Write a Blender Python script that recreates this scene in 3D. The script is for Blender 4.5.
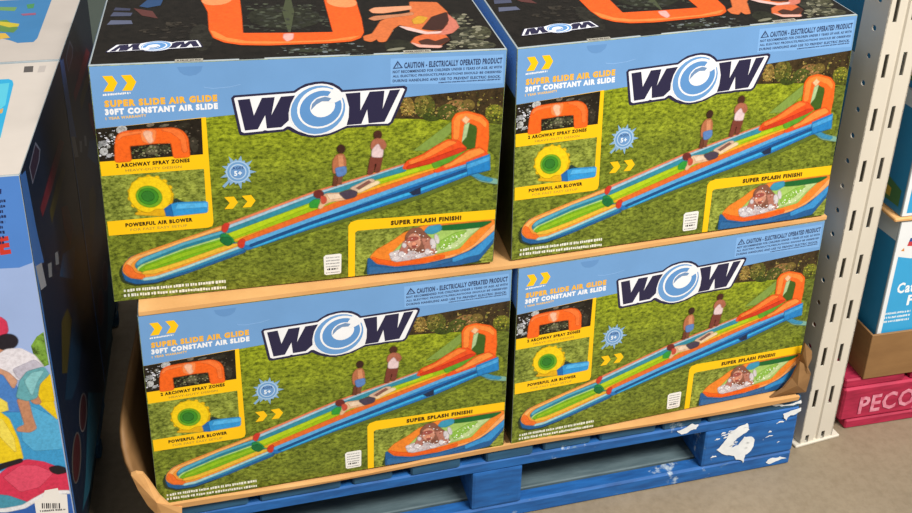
import bpy, bmesh, math, random
from mathutils import Vector, Matrix
from mathutils.geometry import tessellate_polygon

for o in list(bpy.data.objects):
    bpy.data.objects.remove(o)
scene = bpy.context.scene
COL = scene.collection

# ------------------------------------------------------------------ camera
cam_data = bpy.data.cameras.new('camera')
cam_data.sensor_width = 36.0
cam_data.lens = 1047.0 * 36.0 / 912.0
cam_data.shift_x = 5.3 / 912.0
cam_data.shift_y = -167.3 / 912.0
cam_data.clip_start = 0.02
cam = bpy.data.objects.new('camera', cam_data)
cam.location = (0.2076, -1.4185, 1.5261)
cam.rotation_euler = (1.1571, -0.0212, -0.2067)
COL.objects.link(cam)
scene.camera = cam

# ------------------------------------------------------------------ world and store lamps
world = bpy.data.worlds.new('store_ambient')
scene.world = world
world.use_nodes = True
bg = world.node_tree.nodes['Background']
bg.inputs['Color'].default_value = (1.0, 0.97, 0.93, 1)
bg.inputs['Strength'].default_value = 0.32

def lamp(name, loc, size, size_y, watts, target):
    d = bpy.data.lights.new(name, 'AREA')
    d.shape = 'RECTANGLE'; d.size = size; d.size_y = size_y
    d.energy = watts; d.color = (1.0, 0.965, 0.91)
    o = bpy.data.objects.new(name, d)
    o.location = loc
    o.rotation_euler = (Vector(target) - Vector(loc)).to_track_quat('-Z', 'Y').to_euler()
    COL.objects.link(o)

lamp('high_bay_lamp', (-1.2, -3.0, 5.2), 2.4, 0.6, 60, (0.5, 0.2, 0.6))
lamp('high_bay_lamp', (3.0, -3.2, 5.2), 2.4, 0.6, 560, (0.7, 0.2, 0.6))
lamp('high_bay_lamp', (0.9, 1.0, 5.6), 2.4, 0.6, 25, (0.8, 0.6, 0.2))

vs = scene.view_settings
vs.view_transform = 'Standard'
vs.look = 'None'
vs.exposure = 0.0
vs.gamma = 1.0
vs.use_curve_mapping = False

# ------------------------------------------------------------------ helpers
def lin(h):
    r = []
    for i in (0, 2, 4):
        c = int(h[i:i + 2], 16) / 255.0
        r.append(c / 12.92 if c <= 0.04045 else ((c + 0.055) / 1.055) ** 2.4)
    return (r[0], r[1], r[2], 1.0)

MATS = {}
def new_mat(name, rough=0.6, spec=0.3):
    m = bpy.data.materials.new(name); m.use_nodes = True
    nt = m.node_tree; b = nt.nodes['Principled BSDF']
    b.inputs['Roughness'].default_value = rough
    b.inputs['Specular IOR Level'].default_value = spec
    MATS[name] = m
    return m, nt, b

def noise(nt, scale, detail=4, stretch=None, rough=0.6):
    tc = nt.nodes.new('ShaderNodeTexCoord')
    src = tc.outputs['Object']
    if stretch:
        mp = nt.nodes.new('ShaderNodeMapping'); mp.inputs['Scale'].default_value = stretch
        nt.links.new(src, mp.inputs['Vector']); src = mp.outputs['Vector']
    n = nt.nodes.new('ShaderNodeTexNoise')
    n.inputs['Scale'].default_value = scale; n.inputs['Detail'].default_value = detail
    n.inputs['Roughness'].default_value = rough
    nt.links.new(src, n.inputs['Vector'])
    return n.outputs['Fac']

def ramp(nt, fac, stops):
    r = nt.nodes.new('ShaderNodeValToRGB')
    el = r.color_ramp.elements
    while len(el) < len(stops): el.new(0.5)
    for e, (p, c) in zip(el, stops): e.position = p; e.color = lin(c)
    nt.links.new(fac, r.inputs['Fac'])
    return r.outputs['Color']

def mixc(nt, fac, a, b, mode='MIX'):
    m = nt.nodes.new('ShaderNodeMix'); m.data_type = 'RGBA'; m.blend_type = mode
    if isinstance(fac, float): m.inputs[0].default_value = fac
    else: nt.links.new(fac, m.inputs[0])
    for s, v in ((6, a), (7, b)):
        if isinstance(v, tuple): m.inputs[s].default_value = v
        else: nt.links.new(v, m.inputs[s])
    return m.outputs[2]

def bump(nt, b, fac, dist=0.002, strength=0.4):
    n = nt.nodes.new('ShaderNodeBump')
    n.inputs['Distance'].default_value = dist; n.inputs['Strength'].default_value = strength
    nt.links.new(fac, n.inputs['Height']); nt.links.new(n.outputs['Normal'], b.inputs['Normal'])

def mottled(name, stops, scale, rough=0.7, spec=0.25, stretch=None, bmp=0.0, detail=5):
    m, nt, b = new_mat(name, rough, spec)
    f = noise(nt, scale, detail, stretch)
    nt.links.new(ramp(nt, f, stops), b.inputs['Base Color'])
    if bmp: bump(nt, b, f, bmp)
    return m

def painted_wood(name, base, dark, scuff, wood, amount):
    m, nt, b = new_mat(name, 0.6, 0.3)
    grain = noise(nt, 14, 6, (1, 6, 6))
    c = ramp(nt, grain, [(0.3, dark), (0.62, base)])
    wear = noise(nt, 9, 8, None, 0.7)
    r = ramp(nt, wear, [(amount, '000000'), (amount + 0.05, 'ffffff')])
    c = mixc(nt, r, c, lin(scuff))
    wear2 = noise(nt, 22, 6, (1, 3, 3), 0.75)
    r2 = ramp(nt, wear2, [(amount + 0.03, '000000'), (amount + 0.08, 'ffffff')])
    c = mixc(nt, r2, c, lin(wood))
    nt.links.new(c, b.inputs['Base Color']); bump(nt, b, grain, 0.0015)
    return m

def ink_material(name, kind):
    m, nt, b = new_mat(name, 0.38, 0.35)
    a = nt.nodes.new('ShaderNodeAttribute'); a.attribute_name = 'ink'
    c = a.outputs['Color']
    if kind == 'grass':
        n1 = noise(nt, 22, 6, (1, 1, 1.8), 0.75); n2 = noise(nt, 105, 4, (1, 1, 1.7), 0.75)
        c = mixc(nt, 1.0, c, ramp(nt, n1, [(0.32, 'a4ac88'), (0.5, 'd2d4c0'), (0.68, 'ffffe0')]), 'MULTIPLY')
        c = mixc(nt, 1.0, c, ramp(nt, n2, [(0.36, '7c8660'), (0.5, 'd4d6c4'), (0.6, 'ffffff')]), 'MULTIPLY')
    elif kind == 'photo':
        n1 = noise(nt, 38, 5, None, 0.7); n2 = noise(nt, 190, 3, None, 0.7)
        c = mixc(nt, 1.0, c, ramp(nt, n1, [(0.3, 'eeeeee'), (0.7, 'ffffff')]), 'MULTIPLY')
        c = mixc(nt, 1.0, c, ramp(nt, n2, [(0.3, 'e6e4e4'), (0.6, 'ffffff')]), 'MULTIPLY')
    elif kind == 'leaf':
        n1 = noise(nt, 70, 6, None, 0.8)
        c = mixc(nt, 1.0, c, ramp(nt, n1, [(0.36, '6e6e68'), (0.52, 'd8d8d0'), (0.68, 'ffffff')]), 'MULTIPLY')
    else:
        n1 = noise(nt, 9, 3)
        c = mixc(nt, 1.0, c, ramp(nt, n1, [(0.3, 'f4f4f4'), (0.7, 'ffffff')]), 'MULTIPLY')
    nt.links.new(c, b.inputs['Base Color'])
    if kind == 'photo': nt.links.new(a.outputs['Alpha'], b.inputs['Alpha'])
    return m

INK = [ink_material('printed_ink', 'ink'), ink_material('printed_grass', 'grass'), ink_material('printed_foliage', 'leaf'), ink_material('printed_photo', 'photo')]
concrete, nt, b = new_mat('concrete_floor', 0.5, 0.35)
f1 = noise(nt, 1.6, 8, None, 0.65); f2 = noise(nt, 60, 4, None, 0.7)
cc = ramp(nt, f1, [(0.3, '81735f'), (0.5, '8d7f6a'), (0.7, '9a8b75')])
cc = mixc(nt, 1.0, cc, ramp(nt, f2, [(0.3, 'ebe9e6'), (0.6, 'ffffff')]), 'MULTIPLY')
nt.links.new(cc, b.inputs['Base Color']); bump(nt, b, f2, 0.0003, 0.1)
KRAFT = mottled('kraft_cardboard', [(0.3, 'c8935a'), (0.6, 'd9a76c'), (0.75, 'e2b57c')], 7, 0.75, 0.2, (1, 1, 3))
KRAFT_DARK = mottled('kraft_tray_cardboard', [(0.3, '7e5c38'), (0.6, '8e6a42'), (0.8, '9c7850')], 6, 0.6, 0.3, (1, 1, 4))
CARTON = mottled('carton_paper_edge', [(0.3, '8f9aa0'), (0.7, 'aab2b4')], 10, 0.6)
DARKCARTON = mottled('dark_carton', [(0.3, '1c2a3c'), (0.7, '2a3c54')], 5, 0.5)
BLUEWOOD = painted_wood('blue_painted_wood', '2464aa', '1b4a84', 'b0c0cc', '5c7c94', 0.61)
DULLBLUE = painted_wood('worn_blue_deck_wood', '2c5878', '1f4460', '8fa0aa', '70797c', 0.60)
GREYWOOD = painted_wood('worn_grey_board_wood', '5d6f74', '46585e', '9aa6a8', '7d8486', 0.68)
PINKWOOD = painted_wood('pink_painted_wood', 'b22a4a', '8c1c38', 'cc7086', 'd0946c', 0.66)
STEEL = mottled('ivory_powder_coated_steel', [(0.3, 'cbc3b4'), (0.7, 'd6cfc0')], 4, 0.42, 0.4)
WHITEPAINT = mottled('white_paint', [(0.3, 'd4d8da'), (0.7, 'f0f2f2')], 20, 0.6)
STENCIL = mottled('faded_stencil_paint', [(0.35, 'c85a74'), (0.6, 'dc98a8')], 40, 0.7)

def link(name, me, mats, parent=None):
    o = bpy.data.objects.new(name, me)
    for m in (mats if isinstance(mats, list) else [mats]): me.materials.append(m)
    COL.objects.link(o)
    if parent: o.parent = parent
    return o

def bm_obj(name, bm, mats, parent=None, smooth=False):
    bmesh.ops.recalc_face_normals(bm, faces=bm.faces)
    me = bpy.data.meshes.new(name); bm.to_mesh(me); bm.free()
    if smooth:
        for p in me.polygons: p.use_smooth = True
    return link(name, me, mats, parent)

def thing(name, label, cat, loc, rz=0, group=None):
    o = bpy.data.objects.new(name, None); COL.objects.link(o)
    o.empty_display_size = 0.05
    o.location = loc; o.rotation_euler = (0, 0, rz)
    o['label'] = label; o['category'] = cat
    if group: o['group'] = group
    return o

def hexa(bm, P, bev=0.0, seg=2):
    """box from 8 corners: bottom fl fr br bl, top fl fr br bl"""
    v = [bm.verts.new(p) for p in P]
    fs = [bm.faces.new([v[i] for i in q]) for q in ((3, 2, 1, 0), (4, 5, 6, 7), (0, 1, 5, 4), (1, 2, 6, 5), (2, 3, 7, 6), (3, 0, 4, 7))]
    if bev:
        es = list({e for f in fs for e in f.edges})
        bmesh.ops.bevel(bm, geom=es, offset=bev, segments=seg, profile=0.6, affect='EDGES')

def box(bm, x0, x1, y0, y1, z0, z1, bev=0.0, seg=2):
    hexa(bm, [(x0, y0, z0), (x1, y0, z0), (x1, y1, z0), (x0, y1, z0), (x0, y0, z1), (x1, y0, z1), (x1, y1, z1), (x0, y1, z1)], bev, seg)

# ---- printing: flat inks laid on a carton face
TEXTCACHE = {}
def text_tris(txt, bold):
    key = (txt, bold)
    if key not in TEXTCACHE:
        cu = bpy.data.curves.new('lettering', 'FONT'); cu.body = txt; cu.resolution_u = 2
        cu.offset = 0.026 * bold; cu.space_character = 1.0 + 0.09 * bold
        ob = bpy.data.objects.new('lettering', cu); COL.objects.link(ob)
        dg = bpy.context.evaluated_depsgraph_get()
        me = bpy.data.meshes.new_from_object(ob.evaluated_get(dg)); me.calc_loop_triangles()
        vs_ = [(v.co.x, v.co.y) for v in me.vertices]
        tr = [tuple(t.vertices) for t in me.loop_triangles]
        bpy.data.objects.remove(ob); bpy.data.curves.remove(cu); bpy.data.meshes.remove(me)
        xs = [p[0] for p in vs_]; ys = [p[1] for p in vs_]
        x0, x1, y1 = min(xs), max(xs), max(ys)
        y0 = min(ys)
        TEXTCACHE[key] = ([((x - x0) / (x1 - x0), (y - y0) / (y1 - y0)) for x, y in vs_], tr)
    return TEXTCACHE[key]

GRASS_TOP, GRASS_MID, GRASS_LOW = 'c4d232', 'a2b03c', '96a442'
def mixhex(a, b, t):
    A, B = lin(a), lin(b)
    return tuple(A[i] * (1 - t) + B[i] * t for i in range(4))

def inside(p, poly):
    c = False; j = len(poly) - 1
    for i in range(len(poly)):
        (x1, y1), (x2, y2) = poly[i], poly[j]
        if (y1 > p[1]) != (y2 > p[1]) and p[0] < (x2 - x1) * (p[1] - y1) / (y2 - y1) + x1: c = not c
        j = i
    return c

def rounded(p):
    for _ in range(2):
        q = []
        for i in range(len(p)):
            (x1, y1), (x2, y2) = p[i], p[(i + 1) % len(p)]
            k = min(0.25, 1.8 / max(1e-6, math.hypot(x2 - x1, y2 - y1)))
            q += [(x1 + (x2 - x1) * k, y1 + (y2 - y1) * k), (x2 - (x2 - x1) * k, y2 - (y2 - y1) * k)]
        p = q
    return p

def grown(p, d, clip):
    area = sum(p[i - 1][0] * p[i][1] - p[i][0] * p[i - 1][1] for i in range(len(p)))
    sgn = 1 if area > 0 else -1
    r = []
    for i in range(len(p)):
        (x0, y0), (x1, y1), (x2, y2) = p[i - 1], p[i], p[(i + 1) % len(p)]
        n = Vector((0, 0))
        for ax, ay, bx, by in ((x0, y0, x1, y1), (x1, y1, x2, y2)):
            l = math.hypot(bx - ax, by - ay)
            if l > 1e-6: n += Vector(((by - ay) / l, -(bx - ax) / l))
        if n.length < 1e-4: r.append((x1, y1)); continue
        k = min(2.0 / n.length, 1.6); n.normalize()
        r.append((min(max(x1 + sgn * n.x * d * k, clip[0]), clip[1]), min(max(y1 + sgn * n.y * d * k, clip[2]), clip[3])))
    return r

PHOTO_PARTS = ('slide_picture', 'splash_picture', 'play_picture', 'arch_picture', 'diver_picture', 'blower_photo', 'arch_photo')
def print_parts(entries, mapper, parent, subparts=None, labels=None, step=0.1, clip=None):
    """one mesh object per printed part; mapper(u, v, height) in mm -> local metres"""
    parts = {}
    rng = random.Random(7)
    for idx, e in enumerate(entries):
        P = parts.setdefault(e[0], ([], [], [], []))
        V, F, C, M = P
        h = 0.15 + step * e[1] + 0.004 * (idx % 24)
        def tris(pts, faces, col, mat):
            o = len(V)
            for i, (u, v) in enumerate(pts):
                V.append(mapper(u, v, h)); C.append(col[i] if isinstance(col, list) else col)
            for f in faces: F.append(tuple(o + i for i in f)); M.append(mat)
        col = e[2]
        if e[3] == 'T':
            pts, fs = text_tris(e[4], e[9]); (u0, v0), w, dv, cap = e[5], e[6], e[7], e[8]
            tris([(u0 + x * w, v0 + x * dv + y * cap) for x, y in pts], fs, lin(col), 0)
        elif e[3] == 'S':                                  # scattered dabs of a photographic texture
            poly, n, r0, r1 = e[4], e[5], e[6], e[7]
            us = [p[0] for p in poly]; vs_ = [p[1] for p in poly]; k = 0
            while k < n:
                u, v = rng.uniform(min(us), max(us)), rng.uniform(min(vs_), max(vs_)); r = rng.uniform(r0, r1)
                pts = [(u + r * rng.uniform(.6, 1.3) * math.cos(a), v + r * rng.uniform(.5, 1.1) * math.sin(a)) for a in [i * math.pi / 3 for i in range(6)]]
                ok = all(inside(p, poly) for p in pts)
                k += 1
                if not ok: continue
                h = 0.15 + step * e[1] + 0.1 * k / n
                tris(pts, [(0, 1, 2, 3, 4, 5)], lin(rng.choice(col)), 0)
        elif e[3] == 'M':
            (u0, v0), w, dv, cap = e[4], e[5], e[6], e[7]
            x = 0.0
            while x < w:
                l = min(cap * rng.uniform(0.35, 0.75), w - x)
                y0_ = cap * rng.choice((0, 0, 0.12)); y1_ = cap * rng.choice((1, 1, 0.85))
                s0, s1 = v0 + dv * x / w, v0 + dv * (x + l) / w
                tris([(u0 + x, s0 + y0_), (u0 + x + l, s1 + y0_), (u0 + x + l, s1 + y1_), (u0 + x, s0 + y1_)], [(0, 1, 2, 3)], lin(col), 0)
                x += l + cap * rng.choice((0.16, 0.16, 0.2, 0.45))
        else:
            pts = [p for i, p in enumerate(e[3]) if p != e[3][i - 1]]
            if col == 'GRASS' and e[0] == 'front_photo':
                nu, nv = 8, 8
                g, cl = [], []
                for j in range(nv + 1):
                    for i in range(nu + 1):
                        g.append((600 * i / nu, 383 * j / nv)); t = j / nv
                        cl.append(mixhex(GRASS_LOW, GRASS_MID, t * 2) if t < .5 else mixhex(GRASS_MID, GRASS_TOP, min(1, (t - .5) * 4)))
                tris(g, [(j * (nu + 1) + i, j * (nu + 1) + i + 1, (j + 1) * (nu + 1) + i + 1, (j + 1) * (nu + 1) + i) for j in range(nv) for i in range(nu)], cl, 1)
                continue
            mat = 3 if e[0] in PHOTO_PARTS and col != 'fbc60d' else 0
            if col == 'GRASS': col, mat = 'b4c05c', 1
            elif col == 'GRASS2': col, mat = '86943e', 1
            elif col.startswith('LEAF:'): col, mat = col[5:], 2
            if mat == 3 and len(pts) > 4: pts = rounded(pts)
            fs = tessellate_polygon([[Vector((u, v, 0)) for u, v in pts]])
            tris(pts, fs, lin(col), mat)
            if mat == 3 and clip:                          # soft photographic edge: ink fades out over two millimetres
                ring = grown(pts, 2.4, clip); c4 = lin(col)
                tris(pts + ring, [(i, (i + 1) % len(pts), len(pts) + (i + 1) % len(pts), len(pts) + i) for i in range(len(pts))],
                     [c4] * len(pts) + [c4[:3] + (0.0,)] * len(pts), mat)
    made = {}
    order = sorted(parts, key=lambda k: (k in (subparts or {})))
    for name in order:
        V, F, C, M = parts[name]
        me = bpy.data.meshes.new(name.split('#')[0])
        me.from_pydata(V, [], F); me.update()
        at = me.color_attributes.new('ink', 'FLOAT_COLOR', 'POINT')
        at.data.foreach_set('color', [x for c in C for x in c])
        me.polygons.foreach_set('material_index', M)
        par = made.get((subparts or {}).get(name), parent)
        made[name] = link(name.split('#')[0], me, list(INK), par)
        if labels and name in labels: made[name]['label'] = labels[name]
    return made

# ------------------------------------------------------------------ printed artwork, in millimetres on each carton face:
# (part, layer, colour, outline) or lettering (T) and illegible fine print (M)
FRONT = [
 ('front_photo',0,'GRASS',[(0,0),(600,0),(600,383),(0,383)]),
 ('hedge_picture',1,'LEAF:4a3a22',[(405.7,311.8),(599.5,321.1),(599.5,255.6),(545.5,264.7),(496.3,271.3),(406.1,278.7)]),
 ('hedge_picture',2,'LEAF:9a8040',[(455.0,295.4),(454.1,288.3),(451.2,282.8),(446.9,279.8),(441.9,280.1),(437.4,283.6),(434.3,289.5),(433.0,296.7),(434.0,303.7),(436.9,309.2),(441.2,312.1),(446.0,311.8),(450.5,308.5),(453.7,302.6)]),
 ('hedge_picture',2,'LEAF:6a6a2a',[(488.4,294.2),(487.1,285.7),(482.6,279.1),(476.0,275.7),(468.5,276.2),(461.7,280.4),(456.9,287.6),(455.0,296.2),(456.4,304.6),(460.8,311.1),(467.4,314.5),(474.8,314.1),(481.6,309.9),(486.5,302.8)]),
 ('hedge_picture',2,'LEAF:8a7a3a',[(477.0,302.7),(476.0,298.5),(473.0,295.3),(468.6,293.7),(463.7,294.0),(459.2,296.1),(456.0,299.7),(454.8,304.0),(455.8,308.2),(458.7,311.4),(463.1,313.0),(468.0,312.7),(472.5,310.6),(475.7,307.0)]),
 ('hedge_picture',2,'LEAF:a07a48',[(545.4,288.9),(543.6,283.1),(538.0,278.7),(529.7,276.6),(520.3,277.2),(511.8,280.3),(505.8,285.4),(503.5,291.3),(505.4,297.1),(510.9,301.4),(519.1,303.5),(528.4,303.0),(536.9,299.9),(543.0,294.9)]),
 ('hedge_picture',2,'LEAF:566026',[(526.6,282.0),(525.2,276.0),(520.7,271.5),(513.9,269.2),(506.3,269.7),(499.4,272.8),(494.5,278.0),(492.6,284.1),(494.0,290.0),(498.5,294.5),(505.2,296.8),(512.7,296.4),(519.7,293.3),(524.7,288.2)]),
 ('hedge_picture',2,'LEAF:7d6a34',[(552.9,292.4),(552.0,288.1),(548.9,284.8),(544.4,283.2),(539.3,283.5),(534.6,285.7),(531.2,289.4),(529.9,293.8),(530.8,298.0),(533.8,301.3),(538.3,302.9),(543.4,302.6),(548.1,300.4),(551.5,296.8)]),
 ('hedge_picture',2,'LEAF:46561e',[(498.5,275.8),(497.1,272.4),(493.1,269.9),(487.1,268.8),(480.4,269.2),(474.3,271.1),(470.1,274.1),(468.5,277.7),(469.9,281.0),(473.9,283.5),(479.9,284.7),(486.5,284.3),(492.6,282.4),(496.9,279.3)]),
 ('hedge_picture',2,'LEAF:86862c',[(599.5,276.2),(599.5,269.9),(597.7,265.1),(591.3,262.7),(583.9,263.1),(577.1,266.4),(572.3,271.7),(570.3,278.2),(571.5,284.4),(575.8,289.1),(582.2,291.5),(589.5,291.1),(596.2,287.9),(599.5,282.6)]),
 ('hedge_picture',2,'LEAF:5c6420',[(599.5,265.1),(599.5,261.3),(599.5,258.4),(593.4,257.1),(586.4,257.5),(580.0,259.7),(575.4,263.1),(573.7,267.1),(575.0,270.8),(579.1,273.7),(585.3,275.0),(592.3,274.6),(598.7,272.5),(599.5,269.1)]),
 ('hedge_picture',3,['5a4a26','3a3018','6e6a2c','8c7c3a','4a5220','a08a4c','2e2a16'],'S',[(419.5,309.4),(599.5,317.8),(599.5,261.2),(545.3,268.2),(496.2,274.7),(420.1,281.1)],260,0.8,2.6),
 ('hedge_picture',4,['b09a50','a8803c','c0a058','7c7a30'],'S',[(433.3,281.8),(434.7,305.2),(443.6,312.4),(456.6,303.9),(455.4,280.5)],60,0.8,2),
 ('hedge_picture',4,['7a7a34','52601e','969040','3c4a18'],'S',[(453.8,274.7),(454.8,304.0),(471.2,310.9),(488.2,300.1),(496.8,271.9)],90,0.8,2.2),
 ('hedge_picture',4,['a87c50','8a6a40','66702c','485820','b89060'],'S',[(498.7,269.8),(499.7,293.5),(523.8,303.2),(545.1,294.9),(545.6,284.9),(520.9,282.4),(515.8,268.7)],100,0.8,2.2),
 ('hedge_picture',4,['98982c','7c8428','b0a83c','56621e'],'S',[(571.0,265.2),(570.5,287.4),(581.8,292.7),(599.5,289.7),(599.5,260.0)],90,0.8,2.2),
 ('front_photo',1,'GRASS2',[(568.4,257.3),(599.5,256.5),(599.5,118.4),(592.5,119.5),(593.7,197.7),(580.9,211.2)]),
 ('header_band',2,'6f9fd4',[(0.6,382.5),(599.5,382.5),(599.5,320.4),(0.5,288.8)]),
 ('chevron',3,'fbc60d',[(15.9,367.8),(28.5,367.6),(34.5,356.8),(28.1,344.2),(15.4,344.5),(22.6,356.0)]),
 ('chevron#2',3,'fbc60d',[(39.9,367.9),(52.7,367.8),(58.8,356.9),(52.4,344.3),(39.5,344.5),(46.8,356.1)]),
 ('header_band',3,'6392c8',[(113.8,376.8),(147.9,376.6),(145.4,369.1),(138.5,364.0),(130.2,362.6),(122.2,364.8),(116.4,369.7)]),
 ('header_band',3,'86b2e4',[(146.9,347.2),(148.8,344.2),(160.2,342.2),(183.8,343.3),(198.3,346.4),(198.3,345.4),(183.7,342.1),(160.1,341.0),(148.1,343.1)]),
 ('slogan_text',3,'eef0f4','M',(14.2,338.1),36.2,1.2,3.0),
 ('slogan_text',3,'f2b63c','T','SUPER SLIDE AIR GLIDE',(15.0,320.4),150.0,0.6,10.9,2.8),
 ('slogan_text',3,'eef0f4','T','30FT CONSTANT AIR SLIDE',(14.5,308.3),150.7,0.6,10.0,2.8),
 ('slogan_text',3,'e8c070','T','1 YEAR WARRANTY',(14.4,301.2),53.9,1.8,4.2,2),
 ('warning_notice',3,'7fb0e6',[(416.4,376.1),(594.8,375.5),(596.9,326.7),(417.1,334.7)]),
 ('warning_notice',4,'33476e',[(419.9,359.5),(427.3,372.4),(435.8,360.1)]),
 ('warning_notice',5,'7fb0e6',[(423.1,361.2),(427.6,368.7),(432.5,361.6)]),
 ('warning_notice',6,'33476e',[(426.9,366.9),(428.3,366.9),(428.1,362.3),(427.3,362.3)]),
 ('warning_notice',4,'33476e','T','CAUTION - ELECTRICALLY OPERATED PRODUCT',(437.6,359.1),155.7,1.4,10.1,1.8),
 ('warning_notice',4,'33476e','T','NOT RECOMMENDED FOR CHILDREN UNDER 5 YEARS OF AGE. AS WITH',(420.1,352.1),173.2,0.3,4.6,1.3),
 ('warning_notice',4,'33476e','T','ALL ELECTRIC PRODUCTS,PRECAUTIONS SHOULD BE OBSERVED',(420.2,344.7),173.2,-0.6,4.7,1.3),
 ('warning_notice',4,'33476e','T','DURING HANDLING AND USE TO PREVENT ELECTRIC SHOCK.',(420.3,337.6),172.4,-1.1,4.6,1.3),
 ('warning_notice',4,'33476e','M',(492.2,332.5),100.0,0.6,2.1),
 ('feature_panel',3,'fbc60d',[(0.5,288.5),(140.2,296.9),(147.8,297.4),(149.5,123.2),(147.4,116.4),(141.5,114.3),(2.3,115.1)]),
 ('arch_photo',4,'LEAF:262019',[(0.5,288.5),(141.6,296.2),(140.7,238.0),(0.8,236.9)]),
 ('blower_photo',4,'GRASS',[(0.7,213.8),(140.8,214.2),(140.5,140.4),(0.8,139.3)]),
 ('arch_photo',5,'LEAF:d8dae2',[(41.3,286.2),(39.8,281.9),(35.5,279.1),(30.4,279.2),(26.9,282.1),(26.7,286.4),(29.7,290.1),(34.7,291.6),(39.3,290.0)]),
 ('arch_photo',5,'LEAF:b9bcc8',[(13.5,266.2),(12.6,263.1),(10.0,261.1),(6.8,261.2),(4.7,263.4),(4.5,266.6),(6.4,269.3),(9.5,270.3),(12.3,269.1)]),
 ('arch_photo',5,'LEAF:cfd2da',[(13.5,253.5),(12.4,249.2),(9.1,246.6),(5.2,246.8),(2.5,249.9),(2.3,254.2),(4.6,257.9),(8.4,259.2),(11.9,257.5)]),
 ('arch_photo',5,'LEAF:9aa0a8',[(6.9,263.3),(6.2,261.0),(4.1,259.5),(1.7,259.6),(0.5,261.2),(0.5,263.5),(1.4,265.5),(3.7,266.2),(5.9,265.3)]),
 ('arch_photo',5,'LEAF:c0c2cc',[(18.2,246.3),(17.4,244.1),(15.2,242.7),(12.5,242.7),(10.7,244.2),(10.5,246.4),(12.2,248.3),(14.8,249.0),(17.2,248.3)]),
 ('arch_photo',5,'LEAF:8a8a8a',[(23.3,278.1),(22.6,276.1),(20.6,274.8),(18.2,274.8),(16.5,276.2),(16.4,278.2),(17.8,279.9),(20.2,280.6),(22.4,279.9)]),
 ('arch_photo',5,'LEAF:d0d2d8',[(17.1,260.1),(16.6,258.4),(15.2,257.3),(13.5,257.4),(12.3,258.6),(12.2,260.4),(13.3,261.8),(14.9,262.4),(16.5,261.7)]),
 ('arch_photo',5,'LEAF:e2e4ea',[(44.9,281.0),(44.0,279.3),(41.5,278.1),(38.6,278.0),(36.6,279.0),(36.5,280.8),(38.3,282.4),(41.2,283.1),(43.8,282.5)]),
 ('arch_photo',5,'LEAF:7a7264',[(97.6,288.8),(96.0,287.2),(91.7,285.9),(86.8,285.4),(83.5,286.1),(83.4,287.6),(86.5,289.1),(91.4,290.1),(95.8,289.9)]),
 ('arch_photo',5,'LEAF:8a7a68',[(77.6,290.8),(76.5,288.7),(73.3,287.3),(69.6,287.1),(67.1,288.4),(67.0,290.4),(69.2,292.3),(72.9,293.1),(76.2,292.6)]),
 ('arch_photo',5,'LEAF:5e5a46',[(83.9,251.4),(81.7,246.1),(75.4,242.5),(67.9,242.5),(62.7,246.0),(62.4,251.3),(66.9,256.0),(74.2,257.9),(80.9,256.1)]),
 ('arch_photo',5,'LEAF:4a4a36',[(95.1,252.0),(93.7,247.6),(89.5,244.8),(84.5,244.9),(81.0,247.9),(80.6,252.4),(83.6,256.2),(88.5,257.6),(93.1,256.0)]),
 ('arch_photo',5,'LEAF:3e3a30',[(134.8,255.3),(134.2,246.7),(131.3,241.7),(127.4,242.8),(124.3,249.4),(123.5,258.4),(125.3,265.5),(128.9,267.6),(132.7,263.6)]),
 ('arch_photo',5,'LEAF:343026',[(127.2,287.6),(124.8,284.5),(118.3,282.1),(110.8,281.6),(105.8,283.2),(105.5,286.1),(110.2,289.0),(117.6,290.5),(124.3,290.0)]),
 ('arch_photo',5,['d8dae2','b9bcc8','8a8e94','3a342c','e6e8ee','1c1814'],'S',[(0.5,240.7),(1.0,285.3),(23.3,287.0),(46.2,282.2),(25.6,272.9),(22.3,238.2)],110,0.7,2.2),
 ('arch_photo',5,['4a4236','2a251e','5e5446','1e1a15'],'S',[(53.5,283.8),(135.0,290.2),(140.4,286.6),(139.6,238.3),(122.5,238.5),(118.8,270.7),(101.0,282.8)],120,0.8,2.4),
 ('arch_photo',5,['6a6a50','44482e','2a2a1c','8a8668','56603a'],'S',[(40.8,238.3),(41.6,259.7),(98.8,260.3),(100.7,238.2)],90,0.8,2.4),
 ('arch_photo',6,'fb6a1c',[(22.0,235.2),(23.8,260.2),(25.9,271.9),(30.6,279.0),(38.0,281.7),(58.9,282.8),(101.0,282.8),(110.1,280.0),(116.8,274.1),(120.7,265.1),(121.6,236.1),(100.9,235.9),(98.8,260.7),(70.9,261.5),(57.1,260.3),(41.3,260.0),(42.0,235.3)]),
 ('arch_photo',7,'fd8d4a',[(58.8,281.3),(78.8,281.7),(75.7,263.9),(69.1,261.2),(60.3,265.7)]),
 ('arch_photo',7,'fb8240',[(27.4,272.8),(32.4,278.5),(58.7,280.9),(59.0,279.2),(33.0,275.6),(28.6,269.5)]),
 ('arch_photo',8,'f7c0a0',[(62.1,277.9),(66.4,280.8),(73.5,278.2),(71.7,271.8),(74.0,265.2),(69.3,261.6),(65.5,269.0)]),
 ('arch_photo',7,'fb7a34',[(86.2,282.0),(101.9,281.8),(111.8,277.7),(117.6,266.4),(118.7,244.3),(113.5,244.7),(111.9,264.6),(100.6,276.3)]),
 ('caption',4,'3a2a08','T','2 ARCHWAY SPRAY ZONES',(21.6,225.4),100.2,1.3,6.5,2.4),
 ('caption',4,'a88c34','T','HEAVY-DUTY DESIGN',(33.7,218.2),76.2,0.1,4.1,0.5),
 ('caption#2',4,'3a2a08','T','POWERFUL AIR BLOWER',(26.1,127.0),93.8,0.1,6.8,2.4),
 ('caption#2',4,'b59a3c','T','FOR FAST EASY SETUP',(32.4,119.7),79.3,-0.7,4.4,0.5),
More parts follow.
